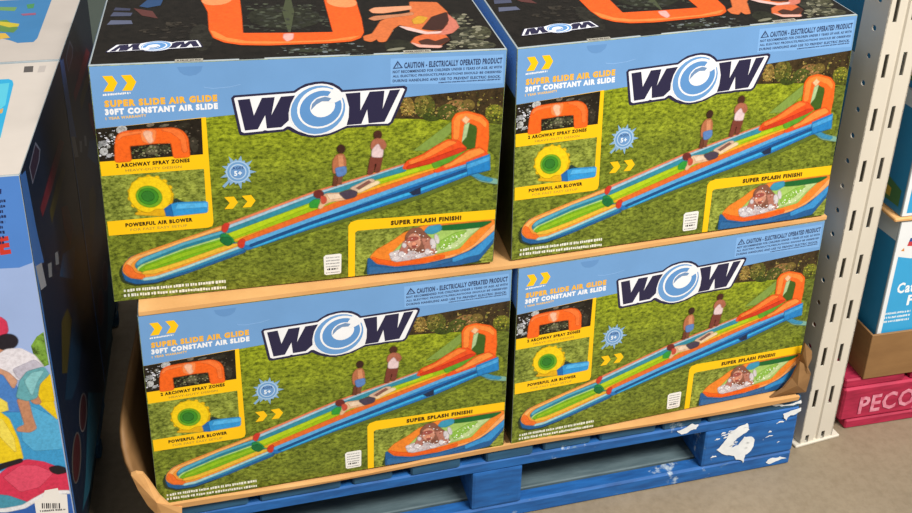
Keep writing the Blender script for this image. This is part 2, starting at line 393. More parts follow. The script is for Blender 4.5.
 ('blower_photo',5,'3c4a1c',[(85.0,153.8),(84.3,152.0),(82.1,150.2),(78.5,148.6),(73.9,147.4),(68.7,146.5),(63.2,146.1),(58.0,146.2),(53.4,146.9),(49.7,147.9),(47.4,149.4),(46.6,151.1),(47.3,152.9),(49.5,154.6),(53.0,156.2),(57.5,157.5),(62.7,158.4),(68.2,158.8),(73.4,158.7),(78.1,158.1),(81.7,157.0),(84.1,155.5)]),
 ('blower_photo',6,'1f3a3a',[(85.8,163.0),(99.0,167.4),(109.0,160.8),(92.8,151.4)]),
 ('blower_photo',7,'2f9be0',[(89.3,158.0),(99.9,160.7),(141.8,158.6),(141.5,141.8),(92.1,140.4),(85.8,143.6)]),
 ('blower_photo',8,'55b8f2',[(101.1,158.4),(141.7,156.7),(141.4,150.7),(98.0,151.8)]),
 ('blower_photo',8,'1c6cb4',[(82.5,152.4),(90.1,157.9),(92.1,140.4),(84.3,141.8)]),
 ('blower_photo',6,'e0b010',[(93.6,165.7),(90.5,158.3),(85.4,152.4),(78.5,148.4),(70.6,146.7),(62.3,147.3),(54.2,150.3),(47.1,155.3),(41.5,161.9),(37.8,169.6),(36.3,177.8),(37.2,185.8),(40.2,193.0),(45.3,198.7),(52.0,202.7),(59.7,204.5),(67.9,203.9),(75.9,201.2),(83.1,196.3),(88.8,189.8),(92.7,182.1),(94.3,173.8)]),
 ('blower_photo',7,'fbd513',[(91.2,168.3),(88.1,160.7),(83.0,154.6),(76.3,150.3),(68.6,148.3),(60.6,148.8),(52.8,151.6),(46.0,156.6),(40.6,163.3),(37.1,171.2),(35.8,179.5),(36.8,187.7),(39.9,195.1),(44.9,201.2),(51.4,205.4),(59.0,207.4),(66.9,207.0),(74.6,204.3),(81.5,199.5),(87.0,192.9),(90.6,185.1),(92.1,176.7)]),
 ('blower_photo',6,'f4c80f',[(95.1,175.2),(94.3,173.5),(92.7,173.0),(91.1,173.8),(90.5,175.6),(91.3,177.3),(93.0,177.9),(94.6,177.0)]),
 ('blower_photo',6,'f4c80f',[(91.8,163.4),(91.1,161.7),(89.4,161.1),(87.8,162.0),(87.2,163.8),(88.0,165.5),(89.7,166.1),(91.3,165.2)]),
 ('blower_photo',6,'f4c80f',[(84.1,154.0),(83.3,152.3),(81.6,151.7),(80.1,152.6),(79.5,154.4),(80.3,156.1),(82.0,156.7),(83.6,155.8)]),
 ('blower_photo',6,'f4c80f',[(73.3,148.8),(72.5,147.1),(70.8,146.5),(69.3,147.4),(68.7,149.2),(69.5,150.9),(71.2,151.5),(72.8,150.6)]),
 ('blower_photo',6,'f4c80f',[(61.4,148.7),(60.6,147.0),(58.9,146.4),(57.4,147.3),(56.8,149.1),(57.6,150.8),(59.3,151.4),(60.9,150.5)]),
 ('blower_photo',6,'f4c80f',[(50.4,153.6),(49.6,151.9),(48.0,151.3),(46.4,152.2),(45.9,154.0),(46.7,155.7),(48.3,156.3),(49.9,155.4)]),
 ('blower_photo',6,'f4c80f',[(42.3,162.7),(41.5,161.0),(39.9,160.4),(38.3,161.3),(37.8,163.1),(38.6,164.8),(40.3,165.4),(41.8,164.5)]),
 ('blower_photo',6,'f4c80f',[(38.5,174.3),(37.7,172.7),(36.0,172.1),(34.5,173.0),(34.0,174.7),(34.8,176.4),(36.4,177.0),(37.9,176.1)]),
 ('blower_photo',6,'f4c80f',[(39.4,186.5),(38.7,184.8),(37.0,184.2),(35.5,185.1),(35.0,186.9),(35.8,188.5),(37.4,189.1),(38.9,188.2)]),
 ('blower_photo',6,'f4c80f',[(45.1,197.1),(44.3,195.4),(42.6,194.9),(41.1,195.7),(40.6,197.5),(41.4,199.1),(43.0,199.7),(44.5,198.9)]),
 ('blower_photo',6,'f4c80f',[(54.3,204.4),(53.5,202.8),(51.9,202.2),(50.4,203.0),(49.8,204.8),(50.6,206.4),(52.3,207.0),(53.8,206.2)]),
 ('blower_photo',6,'f4c80f',[(65.7,207.2),(64.9,205.5),(63.3,204.9),(61.7,205.8),(61.2,207.6),(62.0,209.2),(63.6,209.8),(65.2,208.9)]),
 ('blower_photo',6,'f4c80f',[(77.3,204.9),(76.5,203.2),(74.9,202.7),(73.3,203.5),(72.8,205.3),(73.6,206.9),(75.2,207.5),(76.8,206.7)]),
 ('blower_photo',6,'f4c80f',[(87.1,198.0),(86.3,196.3),(84.7,195.7),(83.1,196.6),(82.5,198.3),(83.3,200.0),(85.0,200.6),(86.6,199.7)]),
 ('blower_photo',6,'f4c80f',[(93.5,187.5),(92.7,185.8),(91.0,185.2),(89.4,186.1),(88.8,187.9),(89.6,189.5),(91.3,190.1),(92.9,189.3)]),
 ('blower_photo',8,'6fae22',[(78.4,169.3),(76.6,165.1),(73.6,161.6),(69.7,159.2),(65.1,158.2),(60.3,158.5),(55.7,160.2),(51.6,163.1),(48.3,167.0),(46.2,171.5),(45.3,176.3),(45.8,181.0),(47.6,185.2),(50.6,188.6),(54.5,191.0),(58.9,192.0),(63.7,191.7),(68.3,190.1),(72.4,187.3),(75.7,183.4),(77.9,178.9),(78.8,174.1)]),
 ('blower_photo',9,'3f8f24',[(73.5,171.5),(72.1,168.4),(69.9,165.8),(67.0,164.1),(63.6,163.3),(60.1,163.5),(56.6,164.8),(53.5,166.9),(51.1,169.8),(49.5,173.1),(48.8,176.7),(49.2,180.2),(50.5,183.3),(52.7,185.9),(55.6,187.6),(59.0,188.4),(62.5,188.1),(66.0,186.9),(69.1,184.8),(71.5,181.9),(73.1,178.6),(73.8,175.0)]),
 ('blower_photo',10,'2f7a26',[(67.9,173.6),(67.1,171.7),(65.7,170.2),(64.0,169.2),(61.9,168.7),(59.8,168.9),(57.7,169.6),(55.9,170.9),(54.4,172.6),(53.5,174.6),(53.1,176.7),(53.3,178.8),(54.1,180.7),(55.4,182.2),(57.2,183.3),(59.2,183.7),(61.3,183.6),(63.4,182.9),(65.2,181.6),(66.7,179.9),(67.7,177.9),(68.1,175.7)]),
 ('blower_photo',8,'e8b414',[(69.5,152.1),(82.4,151.4),(83.1,141.9),(75.3,142.1),(41.1,148.0),(45.1,150.7),(61.5,147.2)]),
 ('age_badge',3,'84add2',[(215.6,203.1),(205.6,200.6),(206.8,196.4),(202.8,194.9),(206.9,186.2),(199.2,189.7),(197.7,185.8),(193.6,187.4),(192.1,175.6),(187.8,186.2),(184.3,184.3),(182.2,188.4),(175.3,182.9),(176.9,191.7),(173.1,192.8),(173.8,197.4),(163.1,197.4),(171.5,203.5),(169.2,207.0),(172.4,209.9),(166.1,216.5),(174.2,216.1),(174.4,220.4),(178.5,220.3),(176.4,231.8),(183.5,223.7),(186.2,226.8),(189.4,223.8),(194.0,231.6),(195.3,222.8),(199.1,223.2),(200.0,218.6),(209.9,222.7),(204.0,213.7),(207.3,211.2),(205.3,207.2)]),
 ('age_badge',3,'84add2',[(165.0,182.9),(175.3,193.5),(177.9,190.6),(168.2,180.0)]),
 ('age_badge',4,'a8c8e6',[(206.0,203.9),(205.1,198.8),(202.8,194.3),(199.4,190.6),(195.2,188.2),(190.3,187.1),(185.4,187.5),(180.7,189.4),(176.7,192.6),(173.7,196.8),(171.9,201.7),(171.4,206.8),(172.3,211.8),(174.6,216.3),(178.0,220.0),(182.2,222.4),(186.9,223.5),(191.8,223.1),(196.5,221.2),(200.5,218.1),(203.6,214.0),(205.5,209.1)]),
 ('age_badge',5,'6f9fd0',[(204.0,204.1),(203.2,199.6),(201.2,195.5),(198.2,192.2),(194.4,190.0),(190.1,189.1),(185.8,189.5),(181.6,191.1),(178.1,194.0),(175.4,197.7),(173.8,202.0),(173.4,206.7),(174.2,211.1),(176.2,215.2),(179.2,218.4),(182.9,220.6),(187.1,221.5),(191.5,221.2),(195.6,219.6),(199.2,216.8),(201.9,213.1),(203.6,208.7)]),
 ('age_badge',6,'b4d0ec',[(200.9,204.4),(200.3,200.7),(198.7,197.5),(196.3,194.9),(193.2,193.1),(189.8,192.4),(186.3,192.7),(183.0,194.0),(180.2,196.2),(178.0,199.2),(176.7,202.7),(176.4,206.4),(177.1,210.0),(178.6,213.2),(181.0,215.8),(184.1,217.5),(187.4,218.3),(190.9,218.0),(194.2,216.7),(197.1,214.5),(199.3,211.5),(200.6,208.1)]),
 ('age_badge',7,'6a98cc',[(199.2,204.5),(198.7,201.4),(197.3,198.7),(195.2,196.4),(192.6,194.9),(189.7,194.3),(186.7,194.6),(183.8,195.7),(181.3,197.6),(179.5,200.2),(178.3,203.1),(178.1,206.3),(178.6,209.3),(180.0,212.1),(182.1,214.3),(184.7,215.7),(187.6,216.4),(190.6,216.1),(193.4,215.0),(195.9,213.1),(197.8,210.6),(198.9,207.6)]),
 ('age_badge',8,'26447e','T','AGES',(180.7,209.3),16.2,-0.1,4.8,1),
 ('age_badge',8,'e8f2fb','T','5+',(183.0,198.7),11.2,0.0,8.4,1.5),
 ('chevron#3',3,'fbc60d',[(166.9,164.2),(180.9,164.1),(186.4,153.4),(178.6,143.3),(166.5,143.5),(174.5,153.6)]),
 ('chevron#4',3,'fbc60d',[(192.3,164.0),(206.1,164.4),(212.3,154.2),(205.1,143.6),(192.8,143.9),(200.3,153.7)]),
 ('slide_picture',2,'2a3a22',[(11.8,49.5),(16.6,61.9),(44.6,28.9),(95.2,35.8),(95.1,34.4),(58.1,25.1),(30.6,25.8),(14.8,33.3)]),
 ('slide_picture',3,'1d5f9a',[(16.3,50.7),(18.6,62.3),(29.0,74.7),(62.5,85.0),(163.2,114.7),(194.2,83.3),(193.5,66.0),(106.6,38.5),(61.1,27.5),(33.5,28.2),(19.1,35.6)]),
 ('slide_picture',4,'2a86b8',[(45.2,37.8),(73.0,39.2),(107.3,48.9),(194.0,78.1),(193.7,70.8),(106.9,42.7),(61.4,32.3),(39.4,33.0)]),
 ('slide_picture',5,'f29a35',[(17.1,54.0),(19.5,63.9),(29.0,74.0),(43.0,79.8),(104.7,98.2),(163.2,115.4),(164.8,107.1),(104.4,93.2),(53.5,74.5),(41.7,63.0),(36.8,53.3),(43.0,45.0),(59.5,44.3),(102.0,55.1),(186.0,82.1),(194.2,82.6),(194.0,78.1),(107.3,49.6),(61.7,36.4),(45.0,35.1),(26.3,40.2),(18.7,48.0)]),
 ('slide_picture',6,'f7b768',[(22.9,65.2),(31.7,73.7),(62.3,82.7),(161.7,113.5),(162.1,111.4),(62.1,80.0),(37.0,73.0),(28.2,64.6),(24.3,56.5)]),
 ('slide_picture',6,'f3742a',[(17.9,53.9),(22.7,63.5),(28.9,56.0),(32.3,47.0),(45.5,41.2),(43.8,36.3),(26.3,40.9)]),
 ('slide_picture',6,'a8dbe0',[(45.1,36.1),(61.7,36.8),(107.3,49.9),(194.0,78.8),(193.9,77.1),(107.2,47.9),(61.6,34.4),(43.5,33.5)]),
 ('slide_picture',5,'1f7f9a',[(34.8,62.1),(42.2,69.7),(53.5,74.5),(104.4,92.5),(162.8,106.6),(165.3,100.2),(157.9,93.5),(103.6,80.3),(51.4,65.2),(41.4,58.9),(37.8,54.9),(35.2,56.9)]),
 ('slide_picture',6,'58aec8',[(36.3,63.6),(42.8,69.6),(53.4,73.8),(104.3,91.5),(162.7,105.6),(162.9,103.2),(104.1,88.5),(53.7,69.7),(44.6,65.3),(37.4,60.1)]),
 ('slide_picture',6,'b9e08a',[(36.9,54.0),(42.8,59.4),(103.6,80.3),(157.9,94.1),(159.2,91.3),(103.4,76.9),(48.2,58.1),(39.3,50.2)]),
 ('slide_picture',7,'76b51a',[(38.6,51.7),(48.2,58.8),(103.4,77.6),(158.3,91.4),(173.1,82.2),(102.4,60.6),(62.7,50.1),(46.0,48.0)]),
 ('slide_picture',8,'94c41e',[(48.0,56.0),(103.2,74.2),(158.2,87.9),(163.1,84.6),(102.9,68.8),(63.1,56.3),(46.3,52.1)]),
 ('slide_picture',7,'efc03a',[(46.0,47.7),(62.7,49.5),(102.3,59.9),(171.6,81.6),(186.0,80.7),(102.0,55.1),(59.5,43.6),(43.0,45.0)]),
 ('slide_picture',8,'9fc414',[(166.5,105.7),(286.2,142.7),(394.9,176.8),(466.6,195.5),(499.1,200.0),(499.8,182.2),(467.1,177.8),(369.9,154.3),(305.1,126.8),(181.0,84.8),(169.5,93.1)]),
 ('slide_picture',9,'b7d41a',[(169.9,101.9),(286.1,137.5),(395.0,171.5),(466.8,190.2),(466.9,184.9),(369.8,163.2),(305.3,140.9),(176.9,94.1)]),
 ('slide_picture',9,'f0b028',[(178.2,88.7),(305.2,128.6),(369.9,155.2),(467.0,181.3),(489.7,186.6),(489.9,180.3),(467.2,174.2),(369.9,145.5),(310.6,127.2),(191.4,85.4)]),
 ('slide_picture',10,'e8702a',[(190.7,90.1),(311.2,131.5),(371.5,149.8),(467.2,176.9),(490.5,183.0),(490.0,179.4),(467.3,172.4),(355.8,137.9),(192.8,85.3)]),
 ('slide_picture',9,'e9855a',[(164.8,117.2),(302.5,162.2),(443.1,198.6),(444.0,193.8),(302.4,157.0),(166.0,111.0)]),
 ('slide_picture',10,'a9cfe2',[(166.1,112.8),(302.5,158.7),(443.2,196.0),(443.3,193.1),(302.4,153.5),(167.2,106.5)]),
 ('slide_picture',10,'2f8fa8',[(167.3,107.4),(302.4,154.2),(443.2,193.8),(444.2,186.7),(395.7,175.8),(287.4,142.6),(168.5,102.9)]),
 ('slide_picture',11,'d3382a',[(161.7,113.2),(166.4,119.7),(172.1,117.4),(167.2,105.7),(162.8,105.2)]),
 ('slide_picture',9,'1e8a46',[(159.7,101.5),(170.9,98.6),(178.1,85.8),(168.6,79.9),(159.0,88.6)]),
 ('slide_picture',10,'15703a',[(159.3,94.7),(170.7,94.2),(174.6,84.5),(168.6,79.9),(159.0,88.6)]),
 ('slide_picture',9,'2078c2',[(189.8,83.8),(355.8,136.2),(467.3,170.7),(581.5,200.7),(583.3,177.2),(545.3,169.5),(468.2,143.0),(293.2,97.4),(196.7,69.7),(188.0,75.1)]),
 ('slide_picture',10,'5aaee6',[(192.8,84.4),(355.8,136.7),(467.3,171.4),(581.5,201.6),(581.7,197.1),(467.5,165.3),(355.8,129.0),(195.5,77.9)]),
 ('slide_picture',10,'38b2ee',[(204.4,76.0),(293.3,104.0),(467.8,153.6),(581.6,188.2),(582.0,180.9),(545.2,173.1),(468.0,148.2),(293.2,99.9),(207.3,73.0)]),
 ('slide_picture',11,'164f8c',[(201.5,77.2),(293.3,107.7),(467.7,157.0),(581.4,191.8),(581.5,188.9),(467.8,154.2),(293.3,104.9),(202.9,75.3)]),
 ('slide_picture',11,'d23a26',[(183.9,84.5),(189.3,90.1),(193.6,87.0),(190.9,74.8),(185.0,75.5)]),
 ('slide_picture',12,'1d2b4a',[(452.2,146.8),(467.9,152.8),(468.1,144.1),(457.9,142.6)]),
 ('slide_picture',8,'5c6e26',[(219.3,73.4),(293.1,95.0),(468.3,140.1),(545.5,165.8),(582.4,174.6),(581.0,170.1),(544.1,160.5),(468.4,134.6),(296.2,92.0),(222.3,71.3)]),
 ('slide_picture',11,'f0541e',[(439.1,191.2),(446.3,202.9),(470.5,212.0),(492.8,225.9),(511.5,235.5),(527.0,232.4),(542.4,218.1),(531.9,211.5),(486.3,196.9),(444.7,189.5)]),
 ('slide_picture',12,'f98436',[(448.2,201.5),(470.6,209.2),(494.8,224.9),(511.6,233.5),(525.2,230.1),(512.0,224.5),(485.8,210.9),(452.1,197.1)]),
 ('slide_picture',12,'d43a1c',[(446.5,193.4),(486.0,203.9),(531.5,218.9),(541.7,217.4),(531.8,212.3),(486.2,197.7),(446.6,189.7)]),
 ('slide_picture',11,'5aa02c',[(486.3,196.9),(535.7,212.9),(547.6,209.5),(513.2,195.6),(490.4,188.3)]),
 ('slide_picture',12,'f0561e',[(489.8,182.5),(517.1,194.4),(543.5,213.1),(564.7,218.6),(580.2,203.7),(546.4,192.9),(494.6,179.6)]),
 ('slide_picture',13,'fa9440',[(505.7,189.9),(521.0,194.9),(545.5,211.7),(564.8,216.5),(573.1,209.7),(546.1,199.2),(509.7,186.7)]),
 ('slide_picture',13,'1f84cc',[(544.5,192.3),(581.0,203.6),(583.3,177.4),(547.5,171.9)]),
 ('slide_picture',14,'49a8e6',[(545.5,188.8),(581.2,200.3),(581.5,194.4),(545.8,183.0)]),
 ('slide_picture',10,'fb6a20',[(518.5,233.0),(516.9,269.4),(522.6,279.5),(540.0,282.4),(565.5,273.6),(575.9,262.5),(578.1,232.1),(576.3,202.3),(558.1,217.0),(560.2,249.7),(558.3,257.1),(543.2,264.6),(536.4,262.6),(533.2,231.9),(533.8,220.8)]),
 ('slide_picture',11,'fd8f3c',[(520.7,236.1),(520.0,268.4),(525.7,276.9),(540.1,279.2),(564.5,270.9),(572.8,261.0),(572.5,252.9),(562.6,263.3),(541.2,272.7),(529.1,270.3),(527.7,235.6)]),
 ('slide_picture',12,'f4c89a',[(533.8,268.4),(538.5,273.3),(543.7,268.9),(539.5,262.4)]),
 ('slide_picture',9,'3f5f1c',[(533.8,220.8),(536.4,262.6),(558.3,257.1),(560.2,249.7),(558.1,217.0)]),
 ('slide_picture',10,'b5cf9a',[(534.8,231.0),(538.1,259.2),(544.1,262.1),(540.2,238.8)]),
 ('slide_picture',2,'84a048',[(457.1,220.4),(516.0,265.5),(517.8,250.5),(485.5,219.1)]),
 ('slide_picture',8,'7fb0a0',[(548.5,175.2),(557.2,175.3),(573.7,164.6),(599.1,156.9),(599.5,149.6),(570.1,157.3),(553.6,168.0)]),
 ('slide_picture',9,'3a90b8',[(548.5,175.2),(557.2,175.3),(573.7,164.6),(590.1,158.1),(586.3,155.0),(570.0,159.8),(553.6,169.3)]),
 ('slide_picture',13,'3b2119',[(347.1,231.8),(346.9,230.0),(346.3,228.3),(345.3,227.0),(344.1,226.1),(342.7,225.6),(341.3,225.7),(339.9,226.4),(338.7,227.5),(337.7,229.0),(337.2,230.7),(337.0,232.6),(337.2,234.4),(337.8,236.1),(338.7,237.4),(339.9,238.4),(341.3,238.8),(342.7,238.7),(344.1,238.1),(345.3,237.0),(346.3,235.5),(346.9,233.7)]),
 ('slide_picture',13,'b9714c',[(330.7,214.9),(336.0,222.4),(345.0,223.1),(348.5,213.5),(348.8,200.1),(334.7,198.6),(333.5,191.3),(330.5,192.2),(329.4,205.0)]),
 ('slide_picture',14,'d89268',[(338.1,220.3),(344.1,220.5),(346.1,202.0),(339.5,200.9)]),
 ('slide_picture',14,'5d86c4',[(333.5,199.3),(349.1,201.4),(349.4,190.6),(344.0,186.4),(336.5,185.7)]),
 ('slide_picture',13,'6c3b28',[(331.7,186.7),(337.1,186.3),(334.0,170.3),(329.8,170.7)]),
 ('slide_picture',13,'7d4a34',[(337.7,186.2),(343.7,187.1),(341.3,172.4),(337.0,172.8)]),
 ('slide_picture',13,'4a271c',[(404.0,251.9),(403.8,250.0),(403.2,248.3),(402.2,247.0),(400.9,246.1),(399.4,245.6),(397.9,245.7),(396.4,246.4),(395.1,247.5),(394.0,249.0),(393.4,250.7),(393.1,252.6),(393.3,254.4),(394.0,256.1),(395.0,257.5),(396.2,258.4),(397.7,258.8),(399.3,258.7),(400.8,258.1),(402.1,257.0),(403.1,255.5),(403.8,253.7)]),
 ('slide_picture',13,'b06a50',[(388.2,233.8),(390.5,241.9),(396.5,245.8),(407.2,243.0),(412.2,232.7),(406.5,225.1),(390.1,227.0)]),
 ('slide_picture',14,'e9cfd2',[(390.7,226.9),(399.1,236.3),(403.5,226.0),(406.5,225.8),(405.5,213.8),(390.2,215.6)]),
 ('slide_picture',13,'7a3c30',[(388.4,215.8),(406.1,213.7),(401.5,188.4),(395.1,188.2),(396.4,204.7),(389.9,185.2),(383.7,185.8)]),
 ('slide_picture',11,'2f9a36',[(293.9,143.2),(302.3,148.4),(314.8,143.6),(310.5,134.4),(293.7,134.8)]),
 ('slide_picture',15,'6e2a28',[(313.9,156.7),(313.6,154.9),(312.8,153.4),(311.5,152.2),(309.9,151.4),(308.1,151.0),(306.2,151.2),(304.3,151.9),(302.8,153.0),(301.5,154.4),(300.8,156.1),(300.5,157.9),(300.8,159.6),(301.6,161.1),(302.9,162.3),(304.5,163.1),(306.3,163.5),(308.2,163.3),(310.0,162.6),(311.6,161.5),(312.8,160.1),(313.6,158.4)]),
 ('slide_picture',14,'e6bb94',[(311.7,152.3),(319.1,156.4),(344.5,155.3),(350.4,144.7),(325.3,142.7),(315.8,138.7),(310.5,131.5),(306.7,132.9),(310.6,141.6)]),
 ('slide_picture',15,'c9503c',[(310.7,153.6),(317.4,151.1),(318.6,143.3),(313.1,139.5),(311.5,146.4)]),
 ('slide_picture',15,'f2d8bc',[(321.2,154.6),(343.4,154.0),(346.6,148.4),(325.4,147.0)]),
 ('slide_picture',15,'4a3f52',[(339.2,155.8),(355.1,160.4),(366.9,155.2),(364.7,148.2),(349.1,144.8)]),
 ('slide_picture',14,'d8b8a0',[(356.2,162.7),(385.0,175.7),(392.5,175.1),(393.6,172.1),(376.5,162.1),(370.1,157.3),(365.8,155.8)]),
 ('slide_picture',15,'8a5a50',[(366.8,162.9),(385.0,172.8),(387.2,171.2),(370.1,161.2)]),
 ('slide_picture',14,'f0d8b0',[(366.9,157.6),(378.6,163.1),(398.0,172.2),(402.8,168.9),(383.0,160.3),(370.1,154.2)]),
 ('fine_print',3,'e6e8da','M',(14.6,15.0),147.5,-1.7,5.2),
 ('fine_print',3,'e6e8da','M',(14.0,6.7),148.2,-4.2,5.2),
 ('data_sticker',3,'ecebe6',[(317.0,45.6),(339.8,45.9),(342.3,43.8),(341.7,10.6),(339.7,8.5),(317.7,8.3),(314.7,10.4),(313.7,42.2)]),
 ('data_sticker',4,'8a8a8c','M',(317.4,38.9),21.9,-0.2,2.3),
 ('data_sticker',4,'8a8a8c','M',(317.4,33.4),21.9,-0.2,2.3),
 ('data_sticker',4,'8a8a8c','M',(317.3,27.9),21.9,-0.3,2.3),
 ('data_sticker',4,'8a8a8c','M',(317.3,22.4),21.9,-0.3,2.3),
 ('data_sticker',4,'303034','M',(319.2,16.6),17.5,0.2,3.8),
 ('data_sticker',4,'77777a','M',(317.2,11.3),22.0,-0.1,1.7),
 ('splash_picture',3,'fbc60d',[(353.3,0.5),(353.3,95.3),(357.1,101.7),(368.1,104.6),(429.7,103.2),(598.7,101.2),(599.5,0.5),(495.1,0.5)]),
 ('splash_picture',4,'GRASS',[(363.9,0.5),(364.3,82.0),(368.1,85.0),(598.6,82.9),(599.5,0.5),(495.1,0.5)]),
 ('splash_picture',5,'2f4a1c',[(379.2,3.1),(388.1,30.3),(540.3,1.1),(572.9,5.3),(579.7,2.3),(540.4,0.5),(444.3,0.5)]),
 ('splash_picture',6,'1f5f9c',[(385.6,32.3),(400.4,21.1),(431.5,12.8),(478.7,11.9),(532.9,20.0),(564.9,31.6),(599.3,65.5),(599.5,40.2),(573.5,6.0),(540.3,0.7),(444.3,0.5),(385.3,0.9)]),
 ('splash_picture',7,'3a96d8',[(526.7,14.3),(565.1,27.9),(599.5,60.1),(599.5,47.5),(575.4,18.8),(555.9,16.3),(530.2,8.4)]),
 ('splash_picture',7,'2a6aa4',[(388.2,16.2),(431.6,7.5),(478.8,8.3),(526.7,14.3),(526.9,10.6),(479.0,1.8),(431.7,1.0),(387.7,2.8)]),
 ('splash_picture',8,'f58a2c',[(389.0,34.4),(400.1,46.4),(424.4,59.3),(444.1,72.9),(476.5,82.7),(594.7,81.9),(598.4,79.8),(599.4,64.4),(577.3,44.6),(555.2,29.0),(526.5,19.7),(478.7,12.6),(431.5,12.5),(400.4,21.1)]),
 ('splash_picture',9,'fbb06a',[(539.3,22.9),(564.6,37.0),(598.8,74.4),(599.4,64.4),(577.3,43.9),(555.2,29.0),(526.5,19.3),(478.7,12.6),(478.6,15.2)]),
 ('splash_picture',9,'f2641c',[(391.1,33.4),(401.9,28.0),(431.4,18.9),(478.5,19.8),(513.4,23.7),(513.6,18.6),(478.7,13.4),(431.5,13.2),(402.0,21.6)]),
 ('splash_picture',9,'a9cf6a',[(421.8,33.4),(443.0,55.6),(476.9,69.4),(506.6,74.0),(575.7,72.5),(557.1,55.7),(538.7,34.5),(500.4,28.7),(456.1,28.8),(425.0,26.7)]),
 ('splash_picture',10,'c4dc9a',[(500.3,31.6),(512.3,51.6),(556.3,71.7),(574.1,72.0),(553.8,56.0),(533.8,36.8)]),
 ('splash_picture',10,'8fc04a',[(502.8,49.1),(530.9,63.7),(550.1,67.0),(531.6,49.5),(508.2,34.3)]),
 ('splash_picture',10,'14692e',[(504.8,79.8),(593.2,79.9),(577.4,71.6),(537.0,70.8),(506.7,72.6)]),
 ('splash_picture',11,'3b9cc0',[(476.9,70.1),(484.3,80.8),(504.7,82.2),(506.6,73.3),(492.7,67.0)]),
 ('splash_picture',10,'cfc6cc',[(421.9,29.2),(427.9,39.7),(443.3,43.3),(497.3,27.7),(456.3,22.4),(431.3,21.0)]),
 ('splash_picture',11,'8a5846',[(446.4,41.2),(447.3,69.0),(456.3,80.2),(470.3,79.8),(478.5,69.2),(493.1,53.6),(499.7,29.9),(478.1,29.8),(462.1,39.4)]),
 ('splash_picture',12,'b8786a',[(435.7,34.6),(444.5,58.9),(450.8,54.7),(449.8,33.0),(440.5,29.5)]),
 ('splash_picture',12,'bc7c6a',[(474.1,59.2),(486.7,57.9),(498.7,31.8),(484.5,28.0)]),
 ('splash_picture',13,'d8977e',[(471.7,55.3),(471.4,51.5),(470.2,48.2),(468.3,45.5),(465.8,43.8),(462.9,43.0),(459.9,43.3),(456.9,44.7),(454.3,47.1),(452.3,50.2),(450.9,53.8),(450.4,57.6),(450.7,61.3),(451.9,64.6),(453.8,67.2),(456.3,69.0),(459.1,69.8),(462.2,69.4),(465.1,68.1),(467.7,65.7),(469.8,62.7),(471.1,59.1)]),
 ('splash_picture',14,'a8544c',[(467.0,61.3),(466.8,60.5),(465.9,59.7),(464.4,59.1),(462.4,58.5),(460.0,58.2),(457.6,58.1),(455.2,58.2),(453.1,58.5),(451.4,59.0),(450.3,59.7),(449.8,60.5),(450.0,61.3),(450.9,62.1),(452.4,62.7),(454.4,63.3),(456.8,63.6),(459.2,63.7),(461.6,63.6),(463.7,63.3),(465.4,62.8),(466.6,62.1)]),
 ('splash_picture',14,'f0a080',[(464.3,50.5),(464.2,49.6),(463.9,48.8),(463.3,48.2),(462.6,47.8),(461.7,47.6),(460.8,47.7),(459.9,48.1),(459.2,48.6),(458.6,49.4),(458.2,50.2),(458.0,51.1),(458.1,52.0),(458.5,52.8),(459.1,53.4),(459.8,53.8),(460.6,54.0),(461.5,53.9),(462.4,53.5),(463.2,53.0),(463.8,52.2),(464.2,51.4)]),
 ('splash_picture',14,'a04c44',[(463.8,45.6),(463.7,45.3),(463.4,45.1),(463.0,44.9),(462.4,44.8),(461.7,44.8),(461.0,44.9),(460.3,45.0),(459.7,45.2),(459.2,45.5),(458.9,45.8),(458.8,46.1),(458.9,46.4),(459.2,46.7),(459.6,46.8),(460.2,46.9),(460.9,46.9),(461.6,46.9),(462.3,46.7),(462.9,46.5),(463.4,46.2),(463.7,45.9)]),
 ('splash_picture',15,'dcd6dc',[(437.8,28.3),(436.8,26.0),(433.1,24.1),(428.6,23.7),(425.3,24.8),(424.8,26.9),(427.3,29.1),(431.6,30.4),(435.7,30.0)]),
 ('splash_picture',15,'dcd6dc',[(444.6,34.9),(444.3,32.0),(442.2,30.1),(439.2,30.1),(436.8,31.9),(436.1,34.8),(437.4,37.3),(440.1,38.4),(442.9,37.4)]),
 ('splash_picture',15,'dcd6dc',[(453.1,29.5),(452.6,27.0),(450.0,25.3),(446.7,25.1),(444.1,26.5),(443.5,29.0),(445.1,31.2),(448.3,32.2),(451.4,31.6)]),
 ('splash_picture',15,'dcd6dc',[(479.8,29.2),(478.5,26.8),(474.1,24.8),(468.7,24.2),(464.8,25.2),(464.2,27.4),(467.2,29.7),(472.4,31.1),(477.4,30.9)]),
 ('splash_picture',15,'dcd6dc',[(497.0,49.0),(497.7,43.0),(496.4,39.4),(493.6,40.1),(490.7,44.6),(489.1,50.8),(489.4,55.9),(491.5,57.4),(494.5,54.7)]),
 ('splash_picture',15,'dcd6dc',[(501.8,57.0),(502.7,51.4),(502.0,48.3),(500.1,49.0),(497.9,53.2),(496.3,58.9),(496.2,63.5),(497.5,64.8),(499.8,62.3)]),
 ('splash_picture',15,'dcd6dc',[(488.0,34.1),(488.0,30.7),(486.3,28.6),(483.7,28.8),(481.4,31.0),(480.5,34.4),(481.4,37.3),(483.7,38.4),(486.3,37.1)]),
 ('splash_picture',15,'dcd6dc',[(447.1,50.6),(447.1,48.3),(446.0,46.8),(444.3,46.9),(442.7,48.5),(442.1,50.9),(442.7,52.9),(444.2,53.7),(445.9,52.7)]),
 ('splash_picture',15,'dcd6dc',[(428.4,36.6),(428.0,34.6),(426.2,33.2),(423.7,33.1),(421.7,34.3),(421.3,36.2),(422.5,37.9),(424.8,38.7),(427.1,38.2)]),
